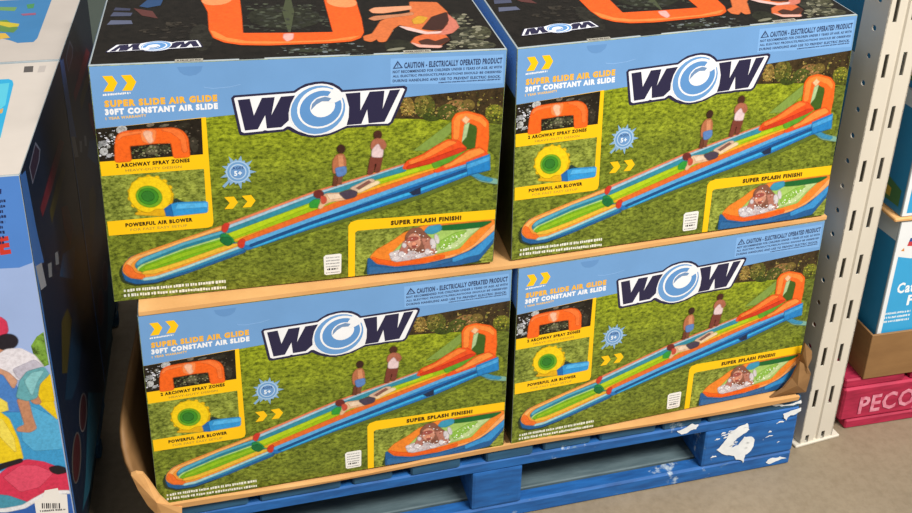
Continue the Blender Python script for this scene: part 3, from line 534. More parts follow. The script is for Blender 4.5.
 ('splash_picture',15,['f0e8e8','d8c8c8','ffffff','c8b0b0'],'S',[(420.4,24.8),(426.3,39.9),(444.8,46.6),(468.5,35.2),(500.1,37.0),(507.2,59.2),(500.5,25.1),(456.3,21.7)],110,0.8,2.4),
 ('splash_picture',15,['f0d8cc','e8e4e4','b07868','7a4a3c'],'S',[(443.5,36.2),(445.9,65.7),(456.4,78.5),(470.3,78.8),(480.1,65.6),(497.1,47.9),(498.8,30.0),(471.8,30.5)],60,0.7,1.8),
 ('splash_picture',11,['dcecc0','b4d888','f0f6e4'],'S',[(503.4,33.0),(512.1,56.9),(556.4,69.9),(572.5,70.7),(553.8,56.0),(533.8,36.8)],80,0.8,2.2),
 ('splash_picture',5,'4a3406','T','SUPER SPLASH FINISH!',(421.7,89.3),118.4,-1.9,8.9,2.6),
 ('logo',4,'262444',[(184.1,325.2),(187.7,329.2),(273.1,331.8),(279.8,336.4),(289.8,341.8),(303.5,344.4),(315.6,344.7),(329.3,341.7),(339.5,335.2),(345.0,329.2),(438.5,331.4),(443.1,328.4),(442.6,323.0),(421.7,270.8),(416.6,266.3),(384.3,267.3),(378.5,266.3),(352.5,266.7),(343.0,263.5),(330.4,257.4),(314.7,254.4),(299.2,254.1),(283.8,257.9),(270.2,265.0),(263.3,270.3),(258.1,267.2),(199.6,264.5),(194.4,265.5),(192.7,269.0)]),
 ('logo',5,'eef0f4',[(188.1,324.3),(189.9,325.9),(274.6,328.4),(283.7,334.8),(294.3,338.9),(309.5,341.1),(324.7,338.6),(335.4,332.7),(341.9,325.7),(436.4,327.4),(439.3,325.2),(418.1,272.5),(413.9,269.6),(384.3,270.8),(377.9,270.2),(350.9,270.2),(336.7,263.9),(324.2,259.2),(308.6,257.2),(293.1,259.3),(277.9,265.9),(266.5,274.5),(262.2,275.1),(256.1,270.8),(234.1,269.9),(229.6,271.2),(226.6,269.7),(200.4,268.5),(196.3,270.8)]),
 ('logo',6,'262444',[(193.2,321.7),(210.1,322.7),(215.0,295.7),(227.1,323.1),(245.5,323.4),(239.9,294.8),(254.4,323.5),(274.8,324.4),(269.1,313.1),(264.8,296.6),(264.9,284.8),(253.7,274.3),(232.7,273.7),(231.0,295.3),(219.8,273.2),(201.4,272.4)]),
 ('logo',6,'262444',[(348.7,323.3),(371.2,324.1),(371.4,294.1),(385.4,324.3),(407.9,324.8),(405.5,294.8),(416.2,325.1),(432.2,325.6),(408.7,273.1),(384.2,272.2),(381.8,295.5),(373.1,271.9),(350.6,271.3),(353.7,284.2),(354.3,301.3),(350.9,315.1)]),
 ('logo',7,'eef0f4',[(348.9,315.3),(351.1,306.1),(351.0,296.7),(348.8,287.3),(344.6,278.5),(338.4,270.8),(330.7,264.5),(321.9,260.1),(312.4,257.6),(302.7,257.3),(293.3,259.1),(284.7,263.0),(277.4,268.6),(271.6,275.8),(267.7,284.2),(265.8,293.2),(266.0,302.6),(268.4,311.7),(272.6,320.3),(278.7,327.8),(286.1,333.9),(294.7,338.3),(304.0,340.8),(313.4,341.2),(322.7,339.6),(331.3,336.0),(338.8,330.6),(344.8,323.5)]),
 ('logo',8,'6a9cd2',[(346.3,314.1),(348.3,305.5),(348.2,296.7),(346.1,287.9),(342.1,279.7),(336.2,272.4),(329.0,266.6),(320.7,262.4),(311.7,260.0),(302.6,259.7),(293.7,261.4),(285.6,264.9),(278.7,270.2),(273.3,276.9),(269.6,284.7),(267.9,293.2),(268.1,302.0),(270.3,310.5),(274.4,318.5),(280.1,325.6),(287.2,331.3),(295.3,335.4),(304.0,337.8),(312.9,338.3),(321.7,336.8),(329.8,333.4),(336.8,328.3),(342.4,321.8)]),
 ('logo',9,'eef0f4',[(344.0,314.7),(345.6,307.5),(345.5,300.1),(343.7,292.7),(340.3,285.8),(335.3,279.7),(329.1,274.7),(322.1,271.1),(314.4,269.1),(306.7,268.8),(299.2,270.2),(292.3,273.1),(286.4,277.6),(281.8,283.2),(278.7,289.7),(277.2,296.9),(277.4,304.2),(279.3,311.5),(282.8,318.3),(287.7,324.2),(293.7,329.1),(300.6,332.6),(308.0,334.6),(315.7,335.0),(323.1,333.8),(330.0,331.0),(335.9,326.7),(340.7,321.2)]),
 ('logo',10,'5d92cc',[(341.7,312.5),(343.1,306.3),(342.9,299.7),(341.2,293.2),(338.0,287.1),(333.4,281.6),(327.8,277.2),(321.3,274.0),(314.4,272.1),(307.3,271.7),(300.5,272.8),(294.3,275.4),(289.0,279.2),(284.9,284.0),(282.1,289.8),(280.9,296.0),(281.1,302.5),(282.9,308.9),(286.1,314.9),(290.6,320.3),(296.2,324.6),(302.5,327.8),(309.3,329.7),(316.2,330.1),(323.0,329.1),(329.2,326.7),(334.6,323.0),(338.8,318.2)]),
 ('logo',11,'eef0f4',[(332.4,311.1),(333.3,306.4),(332.7,301.4),(330.6,296.7),(327.2,292.5),(322.7,289.4),(317.7,287.4),(312.3,286.9),(307.2,287.7),(302.7,290.0),(299.2,293.3),(296.9,297.6),(296.1,302.3),(296.7,307.3),(298.8,311.9),(302.2,316.0),(306.6,319.1),(311.6,321.1),(316.9,321.6),(322.0,320.8),(326.5,318.7),(330.1,315.4)]),
 ('logo',12,'eef0f4',[(323.1,321.7),(330.8,332.3),(347.8,323.7),(343.1,314.8),(333.8,310.0),(324.5,310.5)]),
 ('logo',13,'6f8fb8',[(297.4,299.6),(299.4,309.6),(306.2,316.9),(318.5,320.3),(327.7,317.1),(323.9,312.6),(313.8,313.1),(305.5,308.2)]),
]
TOP = [
 ('top_print',0,'LEAF:1c1815',[(2,4),(598,4),(598,416),(2,416)]),
 ('top_print',1,'LEAF:3a3a30',[(572.1,58.6),(564.1,38.2),(552.5,24.5),(540.1,20.7),(530.2,27.9),(525.2,44.1),(526.6,65.5),(534.2,86.5),(546.1,101.2),(559.0,105.4),(569.3,97.8),(574.0,80.5)]),
 ('top_print',1,'LEAF:4a4a3a',[(587.9,16.9),(582.1,9.1),(570.7,4.5),(556.7,4.4),(543.8,8.7),(535.2,16.3),(533.5,25.2),(539.0,33.2),(550.4,37.9),(564.6,38.1),(577.8,33.7),(586.3,25.9)]),
 ('top_print',1,'LEAF:33332a',[(560.7,112.9),(552.9,87.4),(543.2,69.9),(534.2,64.4),(528.0,72.2),(526.2,91.4),(529.5,117.6),(537.0,143.8),(547.0,162.9),(556.6,169.2),(563.0,160.6),(564.5,139.8)]),
 ('top_print',1,'LEAF:54543f',[(593.3,70.1),(587.8,56.2),(579.7,46.8),(571.3,44.2),(564.6,49.1),(561.5,60.2),(562.7,74.7),(568.1,88.9),(576.2,98.8),(584.9,101.6),(591.7,96.4),(594.8,84.9)]),
 ('top_print',1,'LEAF:2a2c20',[(462.8,25.7),(457.5,12.9),(447.9,4.5),(436.5,2.7),(426.3,7.8),(419.8,18.7),(418.9,32.4),(423.9,45.5),(433.5,54.3),(445.3,56.3),(455.8,50.9),(462.2,39.6)]),
 ('top_print',1,'LEAF:3a4030',[(344.8,19.5),(339.8,16.3),(327.0,15.4),(309.8,17.0),(292.9,20.7),(280.6,25.4),(276.3,30.1),(281.1,33.3),(293.9,34.3),(311.2,32.7),(328.3,29.0),(340.6,24.2)]),
 ('top_print',1,'LEAF:2e2c26',[(168.6,91.5),(166.3,63.1),(160.1,43.6),(151.7,37.5),(143.2,46.2),(136.7,67.6),(133.9,96.8),(135.8,126.2),(142.0,147.7),(150.8,154.7),(159.8,145.0),(166.4,121.6)]),
 ('top_print',1,'LEAF:2b2e22',[(338.2,163.2),(327.8,137.1),(305.1,120.8),(276.1,118.1),(248.0,129.4),(227.8,152.1),(221.0,180.7),(229.8,207.7),(252.5,225.7),(283.0,229.2),(312.7,216.9),(332.8,192.5)]),
 ('top_print',2,'454c34',[(278.1,200.6),(281.2,104.2),(284.8,103.6),(296.9,197.8),(296.2,257.5),(286.5,258.9)]),
 ('top_print',2,'5a6078',[(10.7,164.0),(14.9,184.0),(45.6,180.6),(48.6,164.1)]),
 ('top_print',2,'4a5068',[(12.4,202.5),(15.8,221.8),(45.3,216.1),(43.3,201.0)]),
 ('top_print',2,'3c4058',[(15.2,230.0),(17.1,244.3),(41.0,236.9),(40.6,226.9)]),
 ('top_print',2,'5c3432',[(45.0,238.3),(75.4,221.1),(85.0,185.6),(60.2,201.5)]),
 ('top_print',2,'2a4a74',[(53.6,246.6),(64.4,277.9),(89.5,277.5),(86.5,248.3),(66.4,238.3)]),
 ('top_print',2,['5a5a46','3a3c2e','76745e','8a8670','2a2a22','4e4c3c'],'S',[(541.0,147.2),(572.7,166.8),(586.7,109.0),(587.1,34.7),(582.9,7.3),(511.4,4.6),(503.0,12.7),(535.7,71.4)],240,2,6),
 ('top_print',2,['2e302a','3a3e34','4a5040','262622'],'S',[(213.0,114.5),(214.2,249.3),(351.0,229.2),(349.1,102.6)],160,2,6),
 ('top_print',2,['3a3c34','6a7274','2a2a24','50564e'],'S',[(259.9,44.6),(387.3,53.9),(392.3,24.3),(382.9,-2.2),(257.9,9.4)],90,1.5,5),
 ('top_print',2,['2c2822','3a342c','221e1a'],'S',[(52.2,137.4),(145.1,213.9),(146.3,94.9),(93.0,86.5)],70,3,8),
 ('arch_picture',3,'f8621e',[(145.9,405),(149.9,278.9),(162.2,208.2),(164.0,126.3),(170.1,91.3),(185.8,70.7),(209.2,58.1),(248.7,52.0),(336.5,52.5),(372.0,56.2),(386.7,68.4),(394.6,91.3),(399.0,154.1),(401.1,242.3),(405.1,405),(351.3,405),(351.3,249.5),(350.2,142.9),(350.0,96.4),(280.9,99.9),(212.2,106.0),(212.4,181.9),(211.5,269.9),(211.5,405)]),
 ('arch_picture',4,'fb8a40',[(165.8,121.7),(171.6,94.4),(188.8,75.1),(209.3,64.6),(249.0,58.5),(337.2,59.1),(371.9,63.0),(386.6,76.9),(337.6,63.2),(278.5,63.1),(220.5,70.3),(188.9,88.4),(171.7,116.5)]),
 ('arch_picture',4,'e8b0a8',[(274.7,96.5),(288.2,97.0),(285.1,73.7),(277.1,64.9),(273.1,79.7)]),
 ('arch_picture',5,'fb9a60',[(199.1,271.4),(197.8,262.1),(193.9,253.5),(187.8,246.6),(180.2,242.2),(172.2,240.7),(164.5,242.4),(158.1,247.0),(153.8,254.0),(152.1,262.6),(153.1,271.9),(156.9,280.6),(163.0,287.7),(170.6,292.4),(178.9,294.0),(186.8,292.3),(193.3,287.5),(197.6,280.2)]),
 ('arch_picture',5,'fb9a60',[(401.3,228.8),(398.6,220.5),(393.5,214.4),(386.6,211.0),(378.6,210.8),(370.6,213.7),(363.5,219.5),(358.1,227.5),(355.0,236.7),(354.7,246.1),(357.2,254.6),(362.3,261.0),(369.3,264.6),(377.4,264.8),(385.7,261.8),(392.9,255.7),(398.3,247.5),(401.2,238.2)]),
 ('diver_picture',3,'d9733e',[(491.6,229.1),(535.5,222.7),(542.7,175.3),(539.4,139.5),(519.1,92.5),(493.8,83.7),(473.8,103.1),(455.8,120.9),(443.1,103.9),(433.1,76.1),(422.7,49.2),(413.8,48.4),(412.1,62.8),(401.5,50.3),(392.9,57.2),(393.5,74.9),(408.8,84.8),(419.0,111.3),(429.8,140.2),(448.3,157.0),(482.8,170.3)]),
 ('diver_picture',4,'e8a078',[(418.6,193.6),(428.3,204.5),(489.4,208.1),(487.1,191.8),(437.9,177.0),(422.1,179.3)]),
 ('diver_picture',4,'c8845e',[(411.6,152.2),(422.5,163.2),(463.5,168.3),(486.6,176.2),(486.0,165.0),(447.9,154.7),(419.7,143.3)]),
 ('diver_picture',5,'40241e',[(488.4,97.1),(514.6,151.1),(541.9,171.3),(536.5,132.1),(519.1,92.5),(502.8,89.7)]),
 ('diver_picture',5,'d8a030',[(480.3,140.4),(494.3,158.2),(506.0,148.4),(493.2,123.0),(479.6,121.2)]),
 ('diver_picture',4,'d27a66',[(541.6,163.2),(548.3,130.3),(547.0,99.6),(531.4,75.8),(508.3,64.6),(487.0,75.2),(517.6,85.3),(534.7,116.8)]),
 ('diver_picture',6,'e6c0b8',[(454.6,113.5),(468.9,105.3),(493.5,82.2),(517.2,83.1),(510.4,75.3),(489.4,74.1),(464.6,95.5)]),
 ('diver_picture',4,'d86a3a',[(460.9,41.2),(471.9,63.0),(489.5,74.8),(519.1,66.6),(519.7,45.0),(499.7,21.4),(469.8,23.2)]),
 ('diver_picture',5,'4a2a20',[(473.8,44.9),(488.1,53.3),(498.5,41.1),(519.4,55.7),(519.5,41.4),(500.5,25.4),(476.0,29.2)]),
 ('diver_picture',5,'e8b0a0',[(461.4,39.8),(471.1,29.9),(504.8,22.0),(499.6,14.6),(469.4,20.6)]),
 ('top_print',2,'7e7c68',[(552.7,42.9),(549.9,39.5),(544.0,37.0),(538.5,37.0),(536.6,39.4),(539.5,42.8),(545.4,45.3),(550.9,45.3)]),
 ('top_print',2,'7e7c68',[(569.9,28.1),(565.4,24.4),(555.8,21.2),(546.6,20.4),(543.2,22.4),(547.6,26.1),(557.2,29.3),(566.5,30.1)]),
 ('top_print',2,'7e7c68',[(555.5,71.1),(552.5,65.6),(547.2,62.5),(542.5,63.4),(541.3,67.9),(544.2,73.4),(549.6,76.7),(554.3,75.7)]),
 ('top_print',2,'7e7c68',[(581.9,88.9),(579.1,82.4),(574.7,79.0),(571.2,80.6),(570.7,86.4),(573.5,92.9),(577.9,96.4),(581.4,94.7)]),
 ('top_print',2,'7e7c68',[(579.5,31.1),(576.8,26.9),(572.0,24.3),(567.7,24.9),(566.5,28.4),(569.1,32.6),(574.0,35.2),(578.3,34.6)]),
 ('top_print',2,'7e7c68',[(564.1,58.2),(561.9,54.4),(557.8,52.1),(554.2,52.7),(553.2,55.8),(555.4,59.6),(559.5,61.9),(563.1,61.3)]),
 ('top_print',2,'7e7c68',[(533.6,37.7),(531.4,33.5),(527.4,31.1),(523.9,31.9),(522.9,35.4),(525.1,39.6),(529.1,42.0),(532.6,41.3)]),
 ('top_print',2,'7e7c68',[(449.1,19.8),(444.2,15.1),(433.2,11.3),(422.7,10.5),(418.6,13.2),(423.4,17.9),(434.4,21.8),(445.0,22.6)]),
 ('top_print',2,'7e7c68',[(442.6,94.5),(441.1,91.2),(437.9,89.2),(435.1,89.8),(434.1,92.5),(435.7,95.9),(438.8,97.8),(441.7,97.3)]),
 ('logo#2',3,'262444',[(154.7,55.8),(152.8,53.8),(106.2,50.2),(102.7,47.8),(97.4,45.0),(90.1,43.4),(83.7,42.9),(76.5,44.0),(71.2,46.9),(68.3,49.6),(20.7,46.2),(18.5,47.5),(18.8,50.1),(29.7,74.7),(32.3,77.0),(48.4,77.5),(51.2,78.1),(64.4,78.7),(69.2,80.5),(75.7,83.7),(83.7,85.6),(91.7,86.3),(99.8,85.0),(107.0,82.1),(110.7,79.9),(113.4,81.5),(144.8,84.7),(147.7,84.3),(148.6,82.7)]),
 ('logo#2',4,'eef0f4',[(152.5,56.2),(151.5,55.4),(105.4,51.8),(100.6,48.5),(95.0,46.2),(86.9,44.8),(78.9,45.6),(73.3,48.2),(69.9,51.4),(21.8,48.2),(20.4,49.1),(31.5,74.1),(33.6,75.5),(48.4,75.9),(51.6,76.3),(65.2,77.1),(72.5,80.5),(78.9,83.1),(86.9,84.5),(95.0,84.0),(103.0,81.5),(109.1,77.8),(111.3,77.6),(114.6,79.9),(126.3,81.0),(128.7,80.5),(130.3,81.3),(144.4,82.7),(146.7,81.8)]),
 ('logo#2',5,'262444',[(149.6,57.3),(140.3,56.3),(137.0,69.3),(130.9,55.7),(121.0,55.0),(123.6,69.0),(116.2,54.7),(105.2,53.8),(108.1,59.4),(110.2,67.4),(110.1,73.0),(115.8,78.3),(127.1,79.2),(128.4,69.0),(134.0,79.9),(144.0,80.8)]),
 ('logo#2',5,'262444',[(66.4,52.3),(54.8,51.4),(54.8,65.5),(47.6,50.9),(36.1,50.1),(37.6,64.2),(32.0,49.8),(23.9,49.1),(36.1,74.1),(48.4,75.2),(49.5,64.5),(54.0,75.7),(65.4,76.7),(63.8,70.6),(63.5,62.6),(65.2,56.2)]),
 ('logo#2',6,'eef0f4',[(66.2,56.1),(65.1,60.4),(65.2,64.8),(66.3,69.3),(68.5,73.5),(71.6,77.3),(75.5,80.4),(80.1,82.8),(84.9,84.2),(90.0,84.7),(94.8,84.1),(99.4,82.6),(103.3,80.2),(106.4,77.0),(108.6,73.2),(109.7,68.9),(109.6,64.5),(108.5,60.0),(106.3,55.8),(103.2,52.0),(99.3,48.9),(94.7,46.5),(89.9,45.1),(84.8,44.6),(80.0,45.2),(75.4,46.7),(71.5,49.1),(68.4,52.3)]),
 ('logo#2',7,'6a9cd2',[(67.6,56.8),(66.6,60.7),(66.6,64.9),(67.7,69.1),(69.7,73.0),(72.7,76.6),(76.4,79.5),(80.7,81.7),(85.3,83.1),(90.0,83.5),(94.6,83.0),(98.9,81.6),(102.6,79.4),(105.5,76.4),(107.5,72.8),(108.5,68.9),(108.5,64.7),(107.4,60.5),(105.4,56.6),(102.4,53.1),(98.7,50.1),(94.4,47.9),(89.8,46.5),(85.1,46.1),(80.5,46.6),(76.2,48.0),(72.6,50.2),(69.6,53.2)]),
 ('logo#2',8,'eef0f4',[(68.8,56.5),(68.0,59.9),(68.0,63.4),(68.9,66.9),(70.7,70.2),(73.2,73.2),(76.4,75.7),(80.0,77.6),(83.9,78.8),(88.0,79.2),(91.9,78.8),(95.5,77.6),(98.6,75.7),(101.1,73.2),(102.8,70.2),(103.6,66.9),(103.6,63.3),(102.7,59.8),(100.9,56.5),(98.4,53.5),(95.2,51.0),(91.6,49.1),(87.6,48.0),(83.6,47.6),(79.7,48.0),(76.1,49.1),(73.0,51.0),(70.5,53.5)]),
 ('logo#2',9,'5d92cc',[(70.0,57.6),(69.2,60.5),(69.3,63.6),(70.2,66.7),(71.9,69.7),(74.2,72.4),(77.1,74.6),(80.4,76.3),(84.0,77.4),(87.6,77.8),(91.2,77.5),(94.4,76.5),(97.2,74.9),(99.5,72.7),(101.0,70.1),(101.7,67.2),(101.6,64.1),(100.7,61.0),(99.1,58.0),(96.7,55.3),(93.8,53.1),(90.5,51.4),(87.0,50.3),(83.3,49.9),(79.8,50.2),(76.5,51.2),(73.7,52.8),(71.5,55.0)]),
 ('logo#2',10,'eef0f4',[(74.8,58.5),(74.3,60.8),(74.6,63.1),(75.7,65.4),(77.5,67.5),(79.7,69.1),(82.4,70.1),(85.1,70.5),(87.8,70.3),(90.2,69.4),(92.0,67.9),(93.3,66.0),(93.7,63.7),(93.4,61.4),(92.3,59.1),(90.6,57.0),(88.3,55.4),(85.7,54.4),(82.9,54.0),(80.3,54.2),(77.9,55.1),(76.0,56.6)]),
 ('logo#2',11,'eef0f4',[(79.7,53.8),(75.7,48.5),(66.8,52.2),(69.2,56.5),(74.1,59.1),(78.9,59.1)]),
 ('logo#2',12,'6f8fb8',[(93.0,65.0),(92.1,60.2),(88.5,56.5),(82.1,54.6),(77.3,55.8),(79.2,58.1),(84.5,58.1),(88.8,60.7)]),
 ('lock_slot',1,'141210',[(205.3,0.5),(240.8,0.5),(240.8,9),(205.3,9)]),
 ('lock_slot#2',1,'141210',[(363.4,0.5),(398.6,0.5),(398.6,9),(363.4,9)]),
 ('edge_tape',2,'a8a498',[(116.0,0.5),(154.9,0.5),(154.9,10),(116.0,10)]),
 ('edge_tape',3,'4a4640','M',(119.0,3),32.900000000000006,0.0,4),
 ('edge_tape#2',2,'a8a498',[(443.3,0.5),(484.7,0.5),(484.7,10),(443.3,10)]),
 ('edge_tape#2',3,'4a4640','M',(446.3,3),35.39999999999998,0.0,4),
]
LEFT_FRONT = [
 ('front_print',0,'9db4e2',[(-560,0),(0,0),(0,678),(-560,678)]),
 ('header_band',1,'4f84d0',[(-560,678),(0,678),(0,543.9),(-1.0,541.6),(-18.7,535.6),(-44.5,536.9),(-560,536.9)]),
 ('header_band',2,'c8382c','T','E',(-40.1,558.2),14.3,0.9,28.3,2.2),
 ('header_band',2,'1f2c58','M',(-29.8,639.6),8.8,-0.1,4.5),
 ('header_band',2,'1f2c58','M',(-30.9,631.7),7.6,0.0,4.5),
 ('header_band',2,'1f2c58','M',(-32.1,623.8),6.4,0.1,4.5),
 ('header_band',2,'1f2c58','M',(-33.2,615.8),8.9,-0.1,4.6),
 ('header_band',2,'1f2c58','M',(-34.3,607.8),7.6,0.0,4.6),
 ('header_band',2,'1f2c58','M',(-35.5,599.8),6.4,0.1,4.6),
 ('header_band',2,'1f2c58','M',(-36.6,591.7),8.9,-0.1,4.7),
 ('header_band',2,'1f2c58','M',(-37.8,583.6),7.7,0.0,4.7),
 ('header_band',2,'1f2c58','M',(-39.0,575.5),6.5,0.1,4.7),
 ('header_band',2,'1c2e66',[(-26.8,660.7),(-24.3,660.4),(-25.4,652.9),(-27.9,653.2)]),
 ('play_picture',1,'LEAF:8ab84a',[(-21.0,403.2),(-11.2,418.2),(-1.0,425.0),(-1.0,408.3),(-1.0,367.1),(-8.6,364.2),(-19.0,382.4)]),
 ('play_picture',2,'d8385a',[(-79.3,423.3),(-68.7,453.9),(-55.7,458.2),(-48.3,449.3),(-48.1,433.3),(-54.4,424.0),(-61.6,416.9)]),
 ('play_picture',3,'4c86d0',[(-100.5,406.0),(-73.5,377.6),(-57.2,358.7),(-48.7,327.9),(-47.5,289.0),(-116.7,299.8)]),
 ('play_picture',2,'3f9fd6',[(-119.7,341.4),(-48.3,330.8),(-24.2,318.6),(-1.3,267.3),(-1.0,208.4),(-1.0,167.1),(-142.7,192.7)]),
 ('play_picture',3,'58b4e2',[(-45.4,304.7),(-1.3,267.3),(-1.0,210.9),(-41.2,213.7),(-54.7,236.1)]),
 ('play_picture',4,'f2cf1c',[(-29.4,327.9),(-16.2,330.2),(-6.1,320.2),(-3.6,306.9),(-1.0,267.0),(-23.2,301.3)]),
 ('play_picture',4,'f0cc16',[(-7.5,347.2),(-1.0,350.4),(-1.0,301.6),(-28.3,306.4),(-17.6,331.7)]),
 ('play_picture',5,'f6d620',[(-124.9,308.4),(-79.3,292.7),(-68.5,278.0),(-61.1,237.2),(-59.4,200.9),(-73.0,198.7),(-142.0,197.1)]),
 ('play_picture',6,'f9e45c',[(-75.8,317.9),(-67.5,308.1),(-67.7,295.2),(-79.3,292.7)]),
 ('play_picture',6,'f9e45c',[(-100.0,283.0),(-78.0,279.5),(-66.9,242.6),(-67.3,215.8),(-80.3,240.3)]),
 ('play_picture',6,'24202a',[(-37.5,415.4),(-38.2,411.8),(-40.0,408.4),(-42.8,405.5),(-46.3,403.4),(-50.3,402.1),(-54.4,402.0),(-58.2,402.8),(-61.6,404.7),(-64.2,407.3),(-65.8,410.5),(-66.2,414.1),(-65.5,417.8),(-63.7,421.1),(-61.0,424.0),(-57.5,426.1),(-53.5,427.3),(-49.5,427.5),(-45.6,426.7),(-42.2,424.9),(-39.6,422.3),(-38.0,419.0)]),
 ('play_picture',6,'c98a68',[(-66.1,407.4),(-54.7,403.8),(-58.3,396.1),(-67.5,397.4)]),
 ('play_picture',7,'ece8f0',[(-64.7,394.9),(-54.4,401.7),(-35.6,401.1),(-18.5,386.4),(-8.6,364.2),(-28.3,360.8),(-46.2,346.5),(-54.1,358.2),(-80.6,372.4),(-78.2,388.6)]),
 ('play_picture',8,'c8c4d4',[(-49.9,365.9),(-19.6,378.3),(-8.6,364.2),(-28.3,360.8),(-44.3,348.4)]),
 ('play_picture',8,'68aeb8',[(-43.3,344.0),(-31.7,359.1),(-8.6,364.2),(-3.2,350.8),(-18.6,336.1),(-25.1,311.5),(-38.5,307.9),(-52.0,315.6)]),
 ('play_picture',9,'8cccd2',[(-37.0,343.1),(-25.7,356.2),(-9.4,358.0),(-21.2,340.8),(-30.9,316.6)]),
 ('play_picture',8,'d8a282',[(-74.1,373.6),(-57.0,360.7),(-48.0,344.7),(-54.4,333.0),(-63.5,359.6),(-75.3,365.4)]),
 ('play_picture',7,'c98e6c',[(-51.5,312.0),(-38.0,312.1),(-36.1,277.2),(-33.2,254.8),(-43.0,249.7),(-59.4,254.6),(-58.1,259.7),(-47.1,263.6)]),
 ('play_picture',6,'c48a6a',[(-34.3,315.8),(-24.5,316.5),(-20.6,300.9),(-26.7,299.6),(-32.5,304.8)]),
 ('play_picture',6,'dc3658',[(-142.7,192.7),(-96.1,175.4),(-73.6,194.3),(-53.3,197.6),(-31.0,189.2),(-1.0,167.1),(-1.0,127.4),(-14.7,130.6),(-42.7,123.9),(-61.1,113.1),(-88.9,132.4),(-148.9,152.7)]),
 ('play_picture',7,'e8506e',[(-90.3,169.8),(-64.5,188.2),(-41.7,184.2),(-20.4,166.7),(-43.7,142.9),(-71.2,138.5)]),
 ('play_picture',7,'221c24',[(-114.1,187.7),(-86.5,196.5),(-61.1,201.2),(-60.8,195.7),(-84.2,189.3),(-112.2,178.3)]),
 ('play_picture',8,'221c24',[(-24.1,177.5),(-12.1,179.1),(-1.0,172.6),(-1.0,164.7),(-14.1,163.2),(-21.8,169.2)]),
 ('play_picture',6,'4a9ab4',[(-148.9,152.7),(-88.9,132.4),(-61.3,112.2),(-85.8,105.9),(-153.8,121.1)]),
 ('play_picture',8,'2f62b4',[(-154.5,116.5),(-92.7,104.8),(-65.1,109.1),(-43.0,121.6),(-21.9,127.2),(-1.0,121.0),(-1.0,57.7),(-161.6,70.4)]),
 ('play_picture',9,'f2f2f6',[(-153.8,121.1),(-98.9,108.4),(-71.7,110.4),(-53.3,121.2),(-31.5,132.2),(-1.0,127.4),(-1.0,122.2),(-28.9,126.1),(-50.6,115.9),(-69.0,105.1),(-96.4,102.2),(-154.6,115.6)]),
 ('data_label',10,'ece8e2',[(-54.0,115.6),(-41.4,121.3),(-36.3,134.5),(-17.4,135.8),(-16.2,123.8),(-5.6,120.9),(-9.4,60.0),(-55.0,68.8)]),
 ('data_label',11,'2a2a30',[(-43.9,109.9),(-42.1,110.1),(-43.2,99.3),(-44.9,99.2)]),
 ('data_label',11,'2a2a30',[(-40.9,109.4),(-39.8,109.6),(-40.8,98.9),(-41.9,98.6)]),
 ('data_label',11,'2a2a30',[(-37.9,108.8),(-35.8,108.9),(-36.8,98.1),(-38.9,98.0)]),
 ('data_label',11,'2a2a30',[(-34.9,108.2),(-33.1,108.4),(-34.1,97.6),(-35.9,97.5)]),
 ('data_label',11,'2a2a30',[(-31.9,107.7),(-30.8,108.0),(-31.8,97.2),(-32.9,96.9)]),
 ('data_label',11,'2a2a30',[(-28.8,107.1),(-26.8,107.2),(-27.8,96.4),(-29.8,96.3)]),
 ('data_label',11,'2a2a30',[(-25.8,106.6),(-24.1,106.7),(-25.1,95.9),(-26.8,95.8)]),
 ('data_label',11,'2a2a30',[(-22.8,106.0),(-21.8,106.3),(-22.7,95.5),(-23.8,95.2)]),
 ('data_label',11,'2a2a30',[(-19.8,105.4),(-17.7,105.5),(-18.7,94.7),(-20.8,94.6)]),
 ('data_label',11,'555558','M',(-48.5,92.7),37.4,-3.3,3.7),
]
LEFT_TOP = [
 ('top_print',0,'cdc4bb',[(-560,3),(0,3),(0,405),(-560,405)]),
 ('window_picture',1,'2fa6d4',[(-440.0,338.3),(-68.0,338.8),(-60.8,331.5),(-56.9,316.6),(-43.1,118.9),(-63.1,88.9),(-440.0,88.9)]),
 ('window_picture',2,'57c0d8',[(-78.5,320.0),(-63.8,321.8),(-55.5,235.2),(-61.2,217.8)]),
 ('window_picture',2,'c8a060',[(-61.2,217.8),(-56.6,224.3),(-54.9,206.0),(-58.7,203.0)]),
 ('stamp',1,'5a5654',[(-51.3,389.3),(-37.2,389.3),(-34.2,362.9),(-48.9,363.1)]),
 ('stamp',1,'b8b0aa',[(-27.6,387.8),(-16.7,388.3),(-16.0,360.0),(-26.8,359.6)]),
]
LEFT_TOP2 = [
 ('top_print',0,'c4bbb3',[(-560,3),(0,3),(0,405),(-560,405)]),
 ('window_picture',1,'3f7fb4',[(-440,134.8),(-114.3,120.1),(-93.5,104.5),(-79.7,90.2),(-53.4,91.0),(-49.5,110.2),(-52.9,319.6),(-52.9,330),(-440,330)]),
 ('window_picture',2,'5f8a4a',[(-120.0,153.4),(-94.7,143.6),(-90.5,167.2),(-118.2,215.1),(-130.2,213.7)]),
 ('window_picture',3,'c8b83a',[(-129.1,207.2),(-116.1,202.1),(-91.8,189.0),(-91.6,174.7),(-107.3,172.8),(-125.8,187.9)]),
 ('window_picture',3,'d8b048',[(-118.4,144.2),(-108.3,142.7),(-96.4,117.3),(-113.3,114.1)]),
 ('window_picture',2,'6f9a5a',[(-143.3,291.2),(-110.8,285.1),(-111.5,263.0),(-139.8,270.5)]),
 ('window_picture',3,'9a5a78',[(-98.3,244.5),(-71.7,247.1),(-70.0,235.0),(-92.5,233.8)]),
 ('window_picture',2,'4a8f5a',[(-95.9,298.0),(-81.7,302.8),(-79.9,275.1),(-90.1,273.2)]),
]
